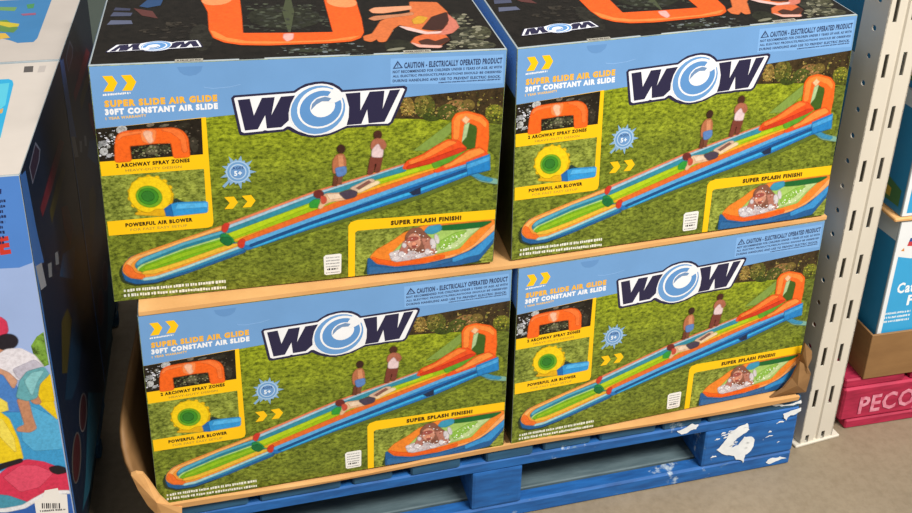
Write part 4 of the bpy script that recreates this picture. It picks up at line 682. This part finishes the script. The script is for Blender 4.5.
LEFT_SIDE = [  # navy print, inks darkened to paint in the shade of the narrow gap
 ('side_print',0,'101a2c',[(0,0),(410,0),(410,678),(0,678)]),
 ('side_print',1,'3a66a4',[(0,0),(9,0),(9,678),(0,678)]),  # blue fold strip, also painting in the lit front edge
 ('side_print',1,'315a98',[(0.0,675.5),(36.2,666.3),(47.2,560.5),(60.5,502.4),(3.6,532.4)]),
 ('side_print',1,'80848e',[(5.4,531.2),(44.6,512.1),(52.7,467.3),(13.6,485.7)]),
 ('side_print',1,'5a5e70',[(61.5,657.8),(126.5,665.5),(152.5,640.4),(133.7,630.4),(65.8,628.3)]),
 ('side_print',2,'2a2030',[(67.2,654.9),(123.3,662.1),(144.8,642.2),(127.4,633.6),(70.5,630.3)]),
 ('side_print',1,'581a26',[(91.8,575.6),(164.6,577.2),(312.0,578.6),(348.9,554.6),(191.7,551.6),(96.5,557.2)]),
 ('side_print',1,'3c3616',[(151.9,535.7),(234.5,539.3),(304.1,530.8),(327.2,512.8),(248.2,514.8),(153.8,512.7)]),
 ('side_print',1,'5a201e',[(244.8,487.9),(297.8,463.5),(325.0,405.0),(274.2,399.1),(241.5,449.0)]),
 ('side_print',1,'1c3c5c',[(314.9,373.8),(199.8,427.7),(151.6,418.1),(258.1,341.6)]),
 ('side_print',1,'6a6e74',[(143.7,465.9),(168.1,453.5),(161.0,435.0),(136.7,447.8)]),
 ('side_print',1,'6a6e74',[(83.1,485.2),(109.7,470.8),(99.1,452.8),(76.7,464.8)]),
 ('side_print',1,'4a4644',[(103.8,94.7),(92.1,90.0),(78.7,88.3),(64.8,89.7),(51.5,94.0),(40.0,100.8),(31.1,109.5),(25.3,119.4),(23.2,129.7),(24.8,139.7),(30.0,148.6),(38.4,155.7),(49.3,160.5),(62.1,162.7),(75.7,161.9),(89.1,158.1),(101.2,151.7),(110.9,143.1),(117.3,132.9),(119.9,122.1),(118.4,111.5),(112.9,102.1)]),
 ('side_print',2,'3c191c',[(95.3,102.7),(84.7,98.1),(73.1,95.8),(61.3,96.0),(50.5,98.6),(41.3,103.3),(34.6,109.9),(30.8,117.6),(30.1,126.0),(32.6,134.3),(38.1,142.0),(46.2,148.4),(56.3,153.1),(67.5,155.7),(79.2,155.9),(90.2,153.6),(99.8,149.1),(107.0,142.6),(111.3,134.7),(112.2,126.0),(109.7,117.3),(103.8,109.3)]),
 ('side_print',1,'5a5454',[(204.5,103.6),(194.6,99.9),(183.0,98.8),(170.6,100.4),(158.5,104.5),(147.7,110.7),(139.0,118.4),(133.0,127.1),(130.2,136.1),(130.8,144.6),(134.6,152.0),(141.4,157.9),(150.8,161.7),(161.9,163.0),(174.0,161.9),(186.1,158.2),(197.3,152.3),(206.5,144.6),(213.1,135.7),(216.3,126.4),(215.9,117.4),(211.8,109.6)]),
 ('side_print',2,'35181c',[(196.8,110.2),(188.0,106.6),(177.9,105.1),(167.5,105.8),(157.6,108.5),(149.0,113.0),(142.4,118.9),(138.1,125.7),(136.7,133.0),(138.0,140.1),(142.1,146.5),(148.6,151.7),(157.0,155.4),(166.7,157.1),(177.0,156.7),(187.0,154.3),(195.9,150.0),(203.0,144.1),(207.6,137.1),(209.3,129.6),(207.9,122.2),(203.7,115.5)]),
 ('side_print',1,'1c4a5c',[(239.8,117.7),(372.2,8.8),(219.4,0.0),(128.7,0.0),(50.5,30.1),(120.0,44.7)]),
 ('side_print',1,'3a3418',[(113.9,358.8),(172.4,343.8),(194.9,304.9),(98.6,272.1),(63.2,300.1)]),
 ('side_print',1,'12283c',[(98.6,272.1),(233.5,310.3),(349.3,249.8),(180.7,197.2),(102.5,216.7),(53.9,257.2)]),
]
PATCHES = [[(1.041, 0.0724), (1.0548, 0.0899), (1.0675, 0.1139), (1.087, 0.1231), (1.1003, 0.1267), (1.1066, 0.11), (1.0906, 0.0984), (1.0763, 0.0853), (1.0737, 0.0708), (1.0871, 0.075), (1.0983, 0.0936), (1.1189, 0.0871), (1.1182, 0.0547), (1.1068, 0.0463), (1.1051, 0.0258), (1.0877, 0.0384), (1.0543, 0.0604)], [(1.1575, 0.0159), (1.1659, 0.0235), (1.1874, 0.0244), (1.2031, 0.0171), (1.1795, 0.0139), (1.1632, 0.0108)], [(1.1378, 0.1692), (1.155, 0.1637), (1.2117, 0.1615), (1.2132, 0.1533), (1.1752, 0.1545), (1.151, 0.1592)], [(1.1763, 0.1342), (1.2151, 0.1424), (1.2156, 0.1343), (1.1939, 0.128), (1.1864, 0.1161)], [(0.9487, 0.1385), (0.9785, 0.1505), (0.9936, 0.1449), (0.9894, 0.1353), (0.9588, 0.1285)]]
TRAYWALL = [(-0.0358, -0.0019, 0.0774), (-0.0446, 0.0086, 0.1014), (-0.049, 0.0228, 0.1232), (-0.049, 0.0398, 0.1417), (-0.0471, 0.0648, 0.1513), (-0.0433, 0.1146, 0.1513), (-0.0372, 0.2044, 0.1437), (-0.0296, 0.3042, 0.1276), (-0.0276, 0.3942, 0.0992), (-0.0205, 0.534, 0.0992), (-0.0228, 0.8846, 0.0992)]
CORNERFLAP = [(-0.038, -0.0068, 0.0868), (-0.0299, -0.0072, 0.0896), (-0.0193, -0.0077, 0.0856), (-0.0114, -0.0081, 0.0693), (0.0028, -0.0089, 0.0322), (0.0169, -0.0096, 0.0098), (0.0358, -0.0105, 0.0041), (0.0346, -0.0105, -0.0112), (0.0181, -0.0096, -0.0147), (0.005, -0.009, -0.0167), (-0.004, -0.0085, -0.0083), (-0.0178, -0.0078, 0.0164), (-0.0302, -0.0072, 0.0534)]
TORN = [(1.1995, 0.0064, 0.124), (1.2167, 0.004, 0.1041), (1.2223, 0.0072, 0.0841), (1.2118, 0.0048, 0.0736), (1.224, 0.0032, 0.0488), (1.2213, 0.0073, 0.0169), (1.2019, 0.0145, 0.0148), (1.1923, 0.0136, 0.0416), (1.2014, 0.0127, 0.0742), (1.1996, 0.0063, 0.0983)]
TORN2 = [(1.1951, 0.0046, 0.0815), (1.2135, 0.003, 0.07), (1.2225, 0.002, 0.0403), (1.2188, 0.0008, 0.0081), (1.183, 0.0004, 0.0104), (1.1431, 0.0048, 0.0048), (1.1689, 0.0052, 0.0213), (1.185, 0.006, 0.0441)]

# ------------------------------------------------------------------ the setting
bm = bmesh.new()
box(bm, -5, 7, -6, 7, -0.1, 0.0)
fl = bm_obj('floor', bm, concrete); fl['kind'] = 'structure'
fl['label'] = 'grey brown sealed concrete warehouse floor'

bm = bmesh.new(); box(bm, -5, 7, 7.0, 7.2, 0.0, 6.5)
wl = bm_obj('wall_back', bm, mottled('painted_block_wall', [(0.3, '8c8a86'), (0.7, '9a9894')], 2, 0.8)); wl['kind'] = 'structure'
wl['label'] = 'plain grey warehouse wall far behind the aisle'

# ------------------------------------------------------------------ product cartons
W, H, D = 600.0, 383.0, 420.0
def product_box(pose, corners, label, with_top, shear=0.0, ease=0.0):
    x, y, yaw, z = pose
    root = thing('product_box', label, 'box', (x, y, z), yaw, 'stacked water slide boxes')
    TL, TR, BL, BR = [Vector(c) for c in corners]
    def quad(u, v):
        s, t = u / W, v / H
        return (BL * (1 - s) + BR * s) * (1 - t) + (TL * (1 - s) + TR * s) * t
    ins = 0.8
    def front(u, v, h):
        u = u * (1 + ease) / (1 + ease * u / W)
        q = quad(ins + u * (W - 2 * ins) / W, ins + v * (H - 2 * ins) / H)
        return (q.x / 1000, -h / 1000, q.y / 1000)
    def top(u, v, h):
        q = quad(ins + u * (W - 2 * ins) / W, H)
        return (q.x / 1000 + shear * v / 1000, v / 1000, (q.y + h) / 1000)
    def side(right):
        def f(u, v, h):      # u runs from the front to the back
            q = quad(W if right else 0, ins + v * (H - 2 * ins) / H)
            y_ = (ins + u * (D - 2 * ins) / D) / 1000
            return ((q.x + (h if right else -h)) / 1000 + shear * y_, y_, q.y / 1000)
        return f
    P = []
    for (a, b_) in ((BL, BR), (TL, TR)):
        P += [(a.x / 1000, 0, a.y / 1000), (b_.x / 1000, 0, b_.y / 1000), (b_.x / 1000 + shear * D / 1000, D / 1000, b_.y / 1000), (a.x / 1000 + shear * D / 1000, D / 1000, a.y / 1000)]
    bm = bmesh.new(); hexa(bm, P, 0.0022, 2)
    bm_obj('carton', bm, CARTON, root)
    print_parts(FRONT, front, root, {'arch_photo': 'feature_panel', 'blower_photo': 'feature_panel', 'caption': 'feature_panel', 'caption#2': 'feature_panel', 'hedge_picture': 'front_photo'},
                labels={'logo': 'navy and white lettering with a blue swirl', 'feature_panel': 'yellow panel with two small photos'}, clip=(1, 599, 1, 382))
    if with_top:
        print_parts(TOP, top, root, {'arch_picture': 'top_print', 'diver_picture': 'top_print', 'logo#2': 'top_print'}, {'top_print': 'dark top panel printed upside down'}, clip=(2, 598, 2, 418))
    SIDE = [('side_print', 0, 'LEAF:3c4420', [(0, 0), (D, 0), (D, 300), (0, 300)]), ('side_print', 0, '6f9fd4', [(0, 300), (D, 300), (D, H), (0, H)])]
    print_parts(SIDE, side(False), root); print_parts(SIDE, side(True), root)
    return root

product_box((0, 0, 0, 0.570), [(1.6, 390.3), (605.1, 378.8), (-4.2, -3.2), (597.1, 1.4)],
            'water slide box on the left of the upper row, nearest the dark gap', True, 0.0, 0.056)
product_box((0.62554, 0.00222, 0.07593, 0.570), [(-5.1, 378.0), (594.9, 385.0), (3.1, -0.8), (602.9, -0.2)],
            'water slide box on the right of the upper row, beside the ivory steel post', True, 0.09)
product_box((0.03028, -0.03228, 0.04463, 0.178), [(0.9, 381.3), (599.9, 379.7), (-1.6, 1.2), (600.6, 3.7)],
            'lower left water slide box standing in the tray beside its tall brown wall', False)
product_box((0.63971, -0.00553, 0.09381, 0.178), [(-0.7, 379.6), (596.2, 379.3), (4.7, 3.3), (600.0, 0.0)],
            'lower right water slide box above the white paint patch on the blue pallet', False, 0.075)

# ------------------------------------------------------------------ cardboard sheet between the rows
bm = bmesh.new()
th = 0.007; zb = 0.5594
fl_, fm_, fr_ = (0.0315, -0.031), (0.632, -0.0045), (1.234, 0.0515)
pts = [(0.034, -0.0335), (0.33, -0.0200), (0.629, -0.0068), (0.642, -0.0065), (0.94, 0.0210), (1.234, 0.0490), (1.200, 0.47), (0.62, 0.43), (0.012, 0.40)]
lo = [bm.verts.new((x, y, zb)) for x, y in pts]; hi = [bm.verts.new((x, y, zb + th)) for x, y in pts]
bm.faces.new(lo[::-1]); bm.faces.new(hi)
for i in range(len(pts)):
    j = (i + 1) % len(pts); bm.faces.new((lo[i], lo[j], hi[j], hi[i]))
o = bm_obj('cardboard_sheet', bm, KRAFT)
o['label'] = 'tan cardboard sheet lying between the upper and lower rows of boxes'; o['category'] = 'cardboard'

# ------------------------------------------------------------------ blue pallet
def pallet(label, loc, yaw, length, depth, decks, blocks, mats, group=None, zs=(0.033, 0.121, 0.144, 0.172)):
    deckm, stringm, blockm, botm, innm = mats
    root = thing('pallet', label, 'pallet', loc, yaw, group)
    rng = random.Random(3)
    z1, z2, z3, z4 = zs
    for a, b_ in decks:
        bm = bmesh.new(); d = rng.uniform(0, 0.004)
        box(bm, a, b_, d, depth - d, z3, z4 - rng.uniform(0, 0.0015), 0.003, 1)
        bm_obj('deck_board', bm, deckm, root)
    rows = ((0.002, 0.10), (depth / 2 - 0.06, depth / 2 + 0.06), (depth - 0.10, depth - 0.002))
    for a, b_ in rows:
        bm = bmesh.new(); box(bm, 0, length, a, b_, z2, z3, 0.003, 1); bm_obj('stringer_board', bm, stringm, root)
        for p, q in blocks:
            bm = bmesh.new(); box(bm, p, q, a, b_, z1, z2, 0.006, 2); bm_obj('block', bm, blockm, root)
        bm = bmesh.new(); box(bm, 0, length, a, a + 0.03, 0.0, z1, 0.004, 1); bm_obj('bottom_board', bm, botm, root)
        bm = bmesh.new(); box(bm, 0.01, length - 0.01, a + 0.032, b_ + 0.03, 0.0, z1 + 0.0005, 0.002, 1); bm_obj('inner_board', bm, innm, root)
    for p, q in blocks:
        bm = bmesh.new(); box(bm, p + .01, q - .01, 0.14, depth - 0.14, 0.0, z1 - 0.006, 0.002, 1); bm_obj('cross_board', bm, innm, root)
    bm = bmesh.new(); box(bm, blocks[0][1] - .01, blocks[-1][0] + .01, 0.165, 0.32, 0.0, z1 - 0.006, 0.003, 1); bm_obj('inner_board', bm, innm, root)
    return root
PYAW = 0.05063
pal = pallet('scuffed blue wooden pallet carrying the four water slide boxes', (0.0312, -0.0323, 0), PYAW, 1.213, 0.95,
       [(0, .145), (.165, .305), (.326, .397), (.43, .521), (.57, .659), (.681, .773), (.792, .905), (.92, 1.0), (1.015, 1.213)],
       [(0, .145), (.545, .642), (1.012, 1.213)], (DULLBLUE, BLUEWOOD, BLUEWOOD, BLUEWOOD, GREYWOOD))
def patch(name, pts, mat, parent, y=-0.0006):
    bm = bmesh.new()
    a = [bm.verts.new((u, y, z)) for u, z in pts]; b_ = [bm.verts.new((u, y + 0.0005, z)) for u, z in pts]
    bm.faces.new(a); bm.faces.new(b_[::-1])
    for i in range(len(pts)):
        j = (i + 1) % len(pts); bm.faces.new((a[i], b_[i], b_[j], a[j]))
    return bm_obj(name, bm, mat, parent)
def ragged(p, amp, seed):
    r = random.Random(seed)
    for _ in range(2):
        q = []
        for i in range(len(p)):
            (x1, y1), (x2, y2) = p[i], p[(i + 1) % len(p)]; l = math.hypot(x2 - x1, y2 - y1) * amp
            q += [(x1, y1), ((x1 + x2) / 2 + r.uniform(-l, l), (y1 + y2) / 2 + r.uniform(-l, l))]
        p = q
    return p
r_ = random.Random(21)
for _ in range(16):
    u, z, l = r_.uniform(1.03, 1.18), r_.choice((r_.uniform(.05, .115), r_.uniform(.09, .115))), r_.uniform(.006, .018)
    PATCHES.append([(u, z), (u + l, z + r_.uniform(-.001, .003)), (u + l * .9, z + .003), (u + .3 * l, z + r_.uniform(.002, .005))])
for i, pp in enumerate(PATCHES):
    pp = ragged(pp, 0.14, i)
    q = patch('paint_patch', pp, WHITEPAINT, pal, 0.0008)
    if i == 0: q['label'] = 'white hooked smear of paint'

# ------------------------------------------------------------------ cardboard tray on the pallet
tray = thing('cardboard_tray', 'brown cardboard tray holding the lower boxes, one tall side wall, torn corner', 'tray', (0.0312, -0.0323, 0.172), PYAW)
bm = bmesh.new()
box(bm, 0.004, 1.200, -0.004, 0.90, 0.0, 0.0045, 0.0015, 1)
bm_obj('base', bm, KRAFT, tray)
bm = bmesh.new()
N = 24; prof = []
rng = random.Random(11)
for i in range(N + 1):
    t = i / N; x = 0.002 + 1.196 * t
    prof.append((x, -0.0075 - 0.003 * math.sin(t * 9), 0.009 + 0.003 * math.sin(t * 14 + 1) + rng.uniform(-.001, .001)))
va = [bm.verts.new((x, y, 0.0005)) for x, y, z in prof]; vb = [bm.verts.new((x, y - .002, z)) for x, y, z in prof]; vc = [bm.verts.new((x, y + .004, z)) for x, y, z in prof]; vd = [bm.verts.new((x, y + .004, 0.0005)) for x, y, z in prof]
for i in range(N):
    for p, q in ((va, vb), (vb, vc), (vc, vd), (vd, va)):
        bm.faces.new((p[i], p[i + 1], q[i + 1], q[i]))
bm.faces.new((va[0], vb[0], vc[0], vd[0])); bm.faces.new((va[N], vd[N], vc[N], vb[N]))
bm_obj('front_lip', bm, KRAFT, tray)
def sheet(name, rows, mat, parent, thick):
    bm = bmesh.new()
    g = [[bm.verts.new(p) for p in r] for r in rows]
    for i in range(len(g) - 1):
        for j in range(len(g[0]) - 1):
            bm.faces.new((g[i][j], g[i][j + 1], g[i + 1][j + 1], g[i + 1][j]))
    o = bm_obj(name, bm, mat, parent, True)
    md = o.modifiers.new('thickness', 'SOLIDIFY'); md.thickness = thick; md.offset = 0
    return o
top_edge = TRAYWALL
rows = []
for k in range(7):
    t = k / 6; r = []
    for (x, y, z) in top_edge:
        bx = -0.004 + 0.004 * math.sin(y * 9)
        r.append((bx + (x - bx) * (t ** 1.15), y, z * t + 0.002 * (1 - t)))
    rows.append(r)
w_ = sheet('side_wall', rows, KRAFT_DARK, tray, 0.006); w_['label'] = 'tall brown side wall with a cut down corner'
def slab(name, pts, mat, parent, thick):
    bm = bmesh.new()
    a = [bm.verts.new(p) for p in pts]; b_ = [bm.verts.new((p[0], p[1] + thick, p[2])) for p in pts]
    c = bm.verts.new([sum(p[i] for p in pts) / len(pts) + (0, -0.010, 0)[i] for i in range(3)])
    for i in range(len(pts)):
        j = (i + 1) % len(pts); bm.faces.new((a[i], a[j], c)); bm.faces.new((a[i], b_[i], b_[j], a[j]))
    bm.faces.new(b_[::-1])
    return bm_obj(name, bm, mat, parent)
o = slab('corner_flap', CORNERFLAP, KRAFT, tray, 0.006); o['label'] = 'lighter cut corner flap'
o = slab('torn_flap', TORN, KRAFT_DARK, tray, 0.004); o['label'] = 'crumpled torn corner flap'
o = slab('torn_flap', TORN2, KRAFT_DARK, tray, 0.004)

# ------------------------------------------------------------------ rack post
post = thing('rack_post', 'tall ivory steel rack post with slotted front and punched side', 'rack post', (1.2874, 0.0726, 0), 0.1495)
post.rotation_euler = (0, 0.008, 0.1495)
PW, PD, PH = 0.0806, 0.060, 1.75
def slotted(us, holes, zmax):
    """front sheet in (u, z) with rectangular slots left open"""
    zs = {0.0, zmax}; uu = set(us)
    for u0, u1, z0, z1 in holes: zs |= {z0, z1}; uu |= {u0, u1}
    return sorted(uu), sorted(zs)
slots = []
k = 0
while 0.016 + 0.1043 * k < PH - 0.05:
    zc = 0.014 + 0.1038 * k
    h = 0.0225 if k else 0.010
    for uc in (0.0165, 0.0565): slots.append((uc - 0.0044, uc + 0.0044, max(0.006, zc - h), zc + h))
    k += 1
uu, zz = slotted([0, PW, 0.034, 0.0365, 0.0415, 0.044], slots, PH)
bm = bmesh.new(); grid = {}
def dep(u):   # shallow rib pressed along the middle
    return 0.0035 if 0.0360 < u < 0.0420 else 0.0
def gv(u, z):
    if (u, z) not in grid: grid[(u, z)] = bm.verts.new((u, dep(u), z))
    return grid[(u, z)]
for i in range(len(uu) - 1):
    for j in range(len(zz) - 1):
        uc, zc = (uu[i] + uu[i + 1]) / 2, (zz[j] + zz[j + 1]) / 2
        if any(a < uc < b_ and c < zc < d for a, b_, c, d in slots): continue
        bm.faces.new((gv(uu[i], zz[j]), gv(uu[i + 1], zz[j]), gv(uu[i + 1], zz[j + 1]), gv(uu[i], zz[j + 1])))
o = bm_obj('front_face', bm, STEEL, post)
md = o.modifiers.new('thickness', 'SOLIDIFY'); md.thickness = 0.0025; md.offset = -1
def punched(name, x, flip):
    bm = bmesh.new(); pitch = 0.0519; n = int(PH / pitch); yc = 0.026; r = 0.0055
    for k in range(n):
        z0, z1 = k * pitch, (k + 1) * pitch; zc = (z0 + z1) / 2
        ring = [bm.verts.new((x, yc + r * math.cos(a * math.pi / 4 + math.pi / 8), zc + r * math.sin(a * math.pi / 4 + math.pi / 8))) for a in range(8)]
        c = [bm.verts.new(p) for p in ((x, PD, zc + .008), (x, yc + .008, z1), (x, yc - .008, z1), (x, 0, zc + .008), (x, 0, zc - .008), (x, yc - .008, z0), (x, yc + .008, z0), (x, PD, zc - .008))]
        cor = [bm.verts.new(p) for p in ((x, PD, z1), (x, 0, z1), (x, 0, z0), (x, PD, z0))]
        for a in range(8): bm.faces.new((ring[a], ring[(a + 1) % 8], c[(a + 1) % 8], c[a]))
        for m_, (p, q) in zip(cor, ((0, 1), (2, 3), (4, 5), (6, 7))): bm.faces.new((m_, c[p], c[q]))
    bmesh.ops.remove_doubles(bm, verts=bm.verts, dist=1e-5)
    o = bm_obj(name, bm, STEEL, post)
    md = o.modifiers.new('thickness', 'SOLIDIFY'); md.thickness = 0.0025; md.offset = 0
punched('side_face', 0.0013, 1); punched('side_face', PW - 0.0013, -1)
for a, b_ in ((0.0, 0.018), (PW - 0.018, PW)):
    bm = bmesh.new(); box(bm, a, b_, PD - 0.0025, PD, 0.0, PH, 0.0006, 1); bm_obj('return_lip', bm, STEEL, post)
bm = bmesh.new(); box(bm, -0.012, PW + 0.018, -0.004, PD + 0.03, 0.0, 0.006, 0.0015, 1); bm_obj('foot_plate', bm, STEEL, post)

# ------------------------------------------------------------------ cartons on the left
def left_carton(label, y0, prints_top, front=True):
    root = thing('display_box', label, 'box', (-0.0875, y0, 0.172), 0, 'tall display boxes')
    bm = bmesh.new(); box(bm, -0.56, 0, 0, 0.408, 0.0, 0.678, 0.004, 2)
    bm_obj('carton', bm, CARTON, root)
    i = 0.997
    if front: print_parts(LEFT_FRONT, lambda u, v, h: (u / 1000 * i - .001, -h / 1000, v / 1000 * i + .001), root, {'play_picture': 'front_print', 'data_label': 'front_print'}, {'data_label': 'white sticker with a black bar code'}, clip=(-560, -1, 0, 678))
    print_parts(prints_top, lambda u, v, h: (u / 1000 * i - .001, v / 1000, 0.678 + h / 1000), root, {'stamp': 'top_print', 'window_picture': 'top_print'})
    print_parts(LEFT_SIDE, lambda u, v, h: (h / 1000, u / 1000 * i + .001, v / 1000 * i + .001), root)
    return root
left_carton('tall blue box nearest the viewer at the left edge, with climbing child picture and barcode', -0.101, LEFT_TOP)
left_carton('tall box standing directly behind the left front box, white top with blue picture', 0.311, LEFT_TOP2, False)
pallet('blue pallet under the tall display boxes at the left edge', (-0.66, -0.12, 0), 0, 0.55, 0.95,
       [(0, .13), (.16, .26), (.29, .39), (.42, .55)], [(0, .12), (.42, .55)], (DULLBLUE, DULLBLUE, DULLBLUE, DULLBLUE, GREYWOOD))

# ------------------------------------------------------------------ pink pallet with small blue cartons
pink = thing('pallet', 'pink wooden pallet with faded white lettering behind the steel post', 'pallet', (1.392, 0.103, 0), 0.02)
for a, b_ in ((0, .14), (.155, .26), (.275, .38), (.395, .5), (.515, .62), (.635, .76), (.78, .9)):
    bm = bmesh.new(); box(bm, a, b_, 0.004, 0.98, 0.104, 0.125, 0.003, 1); bm_obj('deck_board', bm, PINKWOOD, pink)
for y0 in (0.0, 0.44, 0.90):
    bm = bmesh.new(); box(bm, 0, 0.9, y0, y0 + 0.09, 0.022, 0.104, 0.004, 1); bm_obj('stringer', bm, PINKWOOD, pink)
    bm = bmesh.new(); box(bm, 0.015, 0.9, y0 - 0.002, y0 + 0.08, 0.0, 0.022, 0.003, 1); bm_obj('bottom_board', bm, PINKWOOD, pink)
pts, fs = text_tris('PECO', 1.0)
me = bpy.data.meshes.new('lettering')
me.from_pydata([(0.040 + x * 0.132, -0.0012, 0.034 + x * 0.004 + y * 0.046) for x, y in pts], [], fs)
o = link('lettering', me, STENCIL, pink); o['label'] = 'faded white stencilled word'

def small_carton(name, label, x, y, z, h, prints):
    root = thing(name, label, 'box', (x, y, z), 0.02, 'small blue boxes on the pink pallet')
    bm = bmesh.new(); box(bm, 0, 0.26, 0, 0.34, 0, h, 0.003, 2); bm_obj('carton', bm, CARTON, root)
    hm = h * 1000
    F = [('front_print', 0, 'e8ecee', [(0, 0), (260, 0), (260, hm), (0, hm)]), ('front_print', 1, '38a4da', [(9, 6), (260, 6), (260, hm * .72), (120, hm * .78), (70, hm * .80), (40, hm * .76), (9, hm * .78)])] + prints
    S = [('side_print', 0, '2a86b8', [(0, 0), (340, 0), (340, hm), (0, hm)]), ('side_print', 1, 'c9d4d8', [(0, hm * .88), (60, hm * .90), (140, hm * .85), (340, hm * .88), (340, hm), (0, hm)]),
         ('side_print', 2, '4a7a4a', [(180, 10), (330, 14), (330, 50), (250, 70), (200, 48)]), ('side_print', 2, 'c8a83c', [(220, 20), (300, 22), (300, 40), (240, 50)])]
    i = 0.985
    print_parts(F, lambda u, v, h_: (u / 1000 * i + .002, -h_ / 1000, v / 1000 * i + .002), root)
    print_parts(S, lambda u, v, h_: (-h_ / 1000, .34 - u / 1000 * i - .002, v / 1000 * i + .002), root)
    return root
CATTXT = [('front_print', 2, 'f4f8fa', 'T', 'Cat', (24, 82), 40, 0.0, 26, 1.2), ('front_print', 2, 'f4f8fa', 'T', 'F', (54, 50), 15, 0.0, 25, 1.2),
          ('front_print', 2, 'dfeef6', 'M', (8, 32), 60, 0.0, 5), ('front_print', 2, 'dfeef6', 'M', (8, 22), 60, 0.0, 5), ('front_print', 2, 'dfeef6', 'M', (8, 12), 60, 0.0, 5),
          ('front_print', 2, 'c83c44', [(24, 196), (40, 194), (42, 204), (26, 206)]), ('front_print', 2, '2c4c94', [(26, 206), (42, 204), (40, 214), (28, 214)]), ('front_print', 2, 'd88a3c', [(12, 186), (20, 184), (18, 192)])]
kt = thing('carton_tray', 'plain brown cardboard tray on the pink pallet under small blue boxes', 'tray', (1.428, 0.104, 0.125), 0.02)
for nm, a in (('front_panel', (0, .45, 0, .005, 0, 0.110)), ('side_panel', (0, .005, .005, .5, 0, 0.110)), ('side_panel', (.445, .45, .005, .5, 0, 0.110)), ('back_panel', (0.005, .445, .495, .5, 0, 0.110)), ('base', (.005, .445, .005, .495, 0, .006))):
    bm = bmesh.new(); box(bm, *a, 0.001, 1); bm_obj(nm, bm, KRAFT_DARK, kt)
small_carton('small_box', 'small blue box with white lettering standing in the brown tray, lowest of its stack', 1.4415, 0.112, 0.131, 0.367, [(p[0], p[1], p[2], p[3], p[4], (p[5][0], p[5][1] + 114)) + p[6:] if p[3] == 'T' else ((p[0], p[1], p[2], 'M', (p[4][0], p[4][1] + 114)) + p[5:] if p[3] == 'M' else (p[0], p[1], p[2], [(u, v + 114) for u, v in p[3]])) for p in CATTXT])
o = None
bm = bmesh.new(); box(bm, 1.424, 1.70, 0.108, 0.47, 0.498, 0.506, 0.002, 1); o = bm_obj('cardboard_sheet', bm, KRAFT)
o['label'] = 'thin brown cardboard pad between two small blue boxes behind the post'; o['category'] = 'cardboard'
small_carton('small_box', 'small blue box on the brown pad, right of the steel post, second in its stack', 1.438, 0.112, 0.506, 0.25, [])
small_carton('small_box', 'topmost small blue box of the stack right of the steel post', 1.440, 0.112, 0.756, 0.25, [])

# ------------------------------------------------------------------ dim stock behind
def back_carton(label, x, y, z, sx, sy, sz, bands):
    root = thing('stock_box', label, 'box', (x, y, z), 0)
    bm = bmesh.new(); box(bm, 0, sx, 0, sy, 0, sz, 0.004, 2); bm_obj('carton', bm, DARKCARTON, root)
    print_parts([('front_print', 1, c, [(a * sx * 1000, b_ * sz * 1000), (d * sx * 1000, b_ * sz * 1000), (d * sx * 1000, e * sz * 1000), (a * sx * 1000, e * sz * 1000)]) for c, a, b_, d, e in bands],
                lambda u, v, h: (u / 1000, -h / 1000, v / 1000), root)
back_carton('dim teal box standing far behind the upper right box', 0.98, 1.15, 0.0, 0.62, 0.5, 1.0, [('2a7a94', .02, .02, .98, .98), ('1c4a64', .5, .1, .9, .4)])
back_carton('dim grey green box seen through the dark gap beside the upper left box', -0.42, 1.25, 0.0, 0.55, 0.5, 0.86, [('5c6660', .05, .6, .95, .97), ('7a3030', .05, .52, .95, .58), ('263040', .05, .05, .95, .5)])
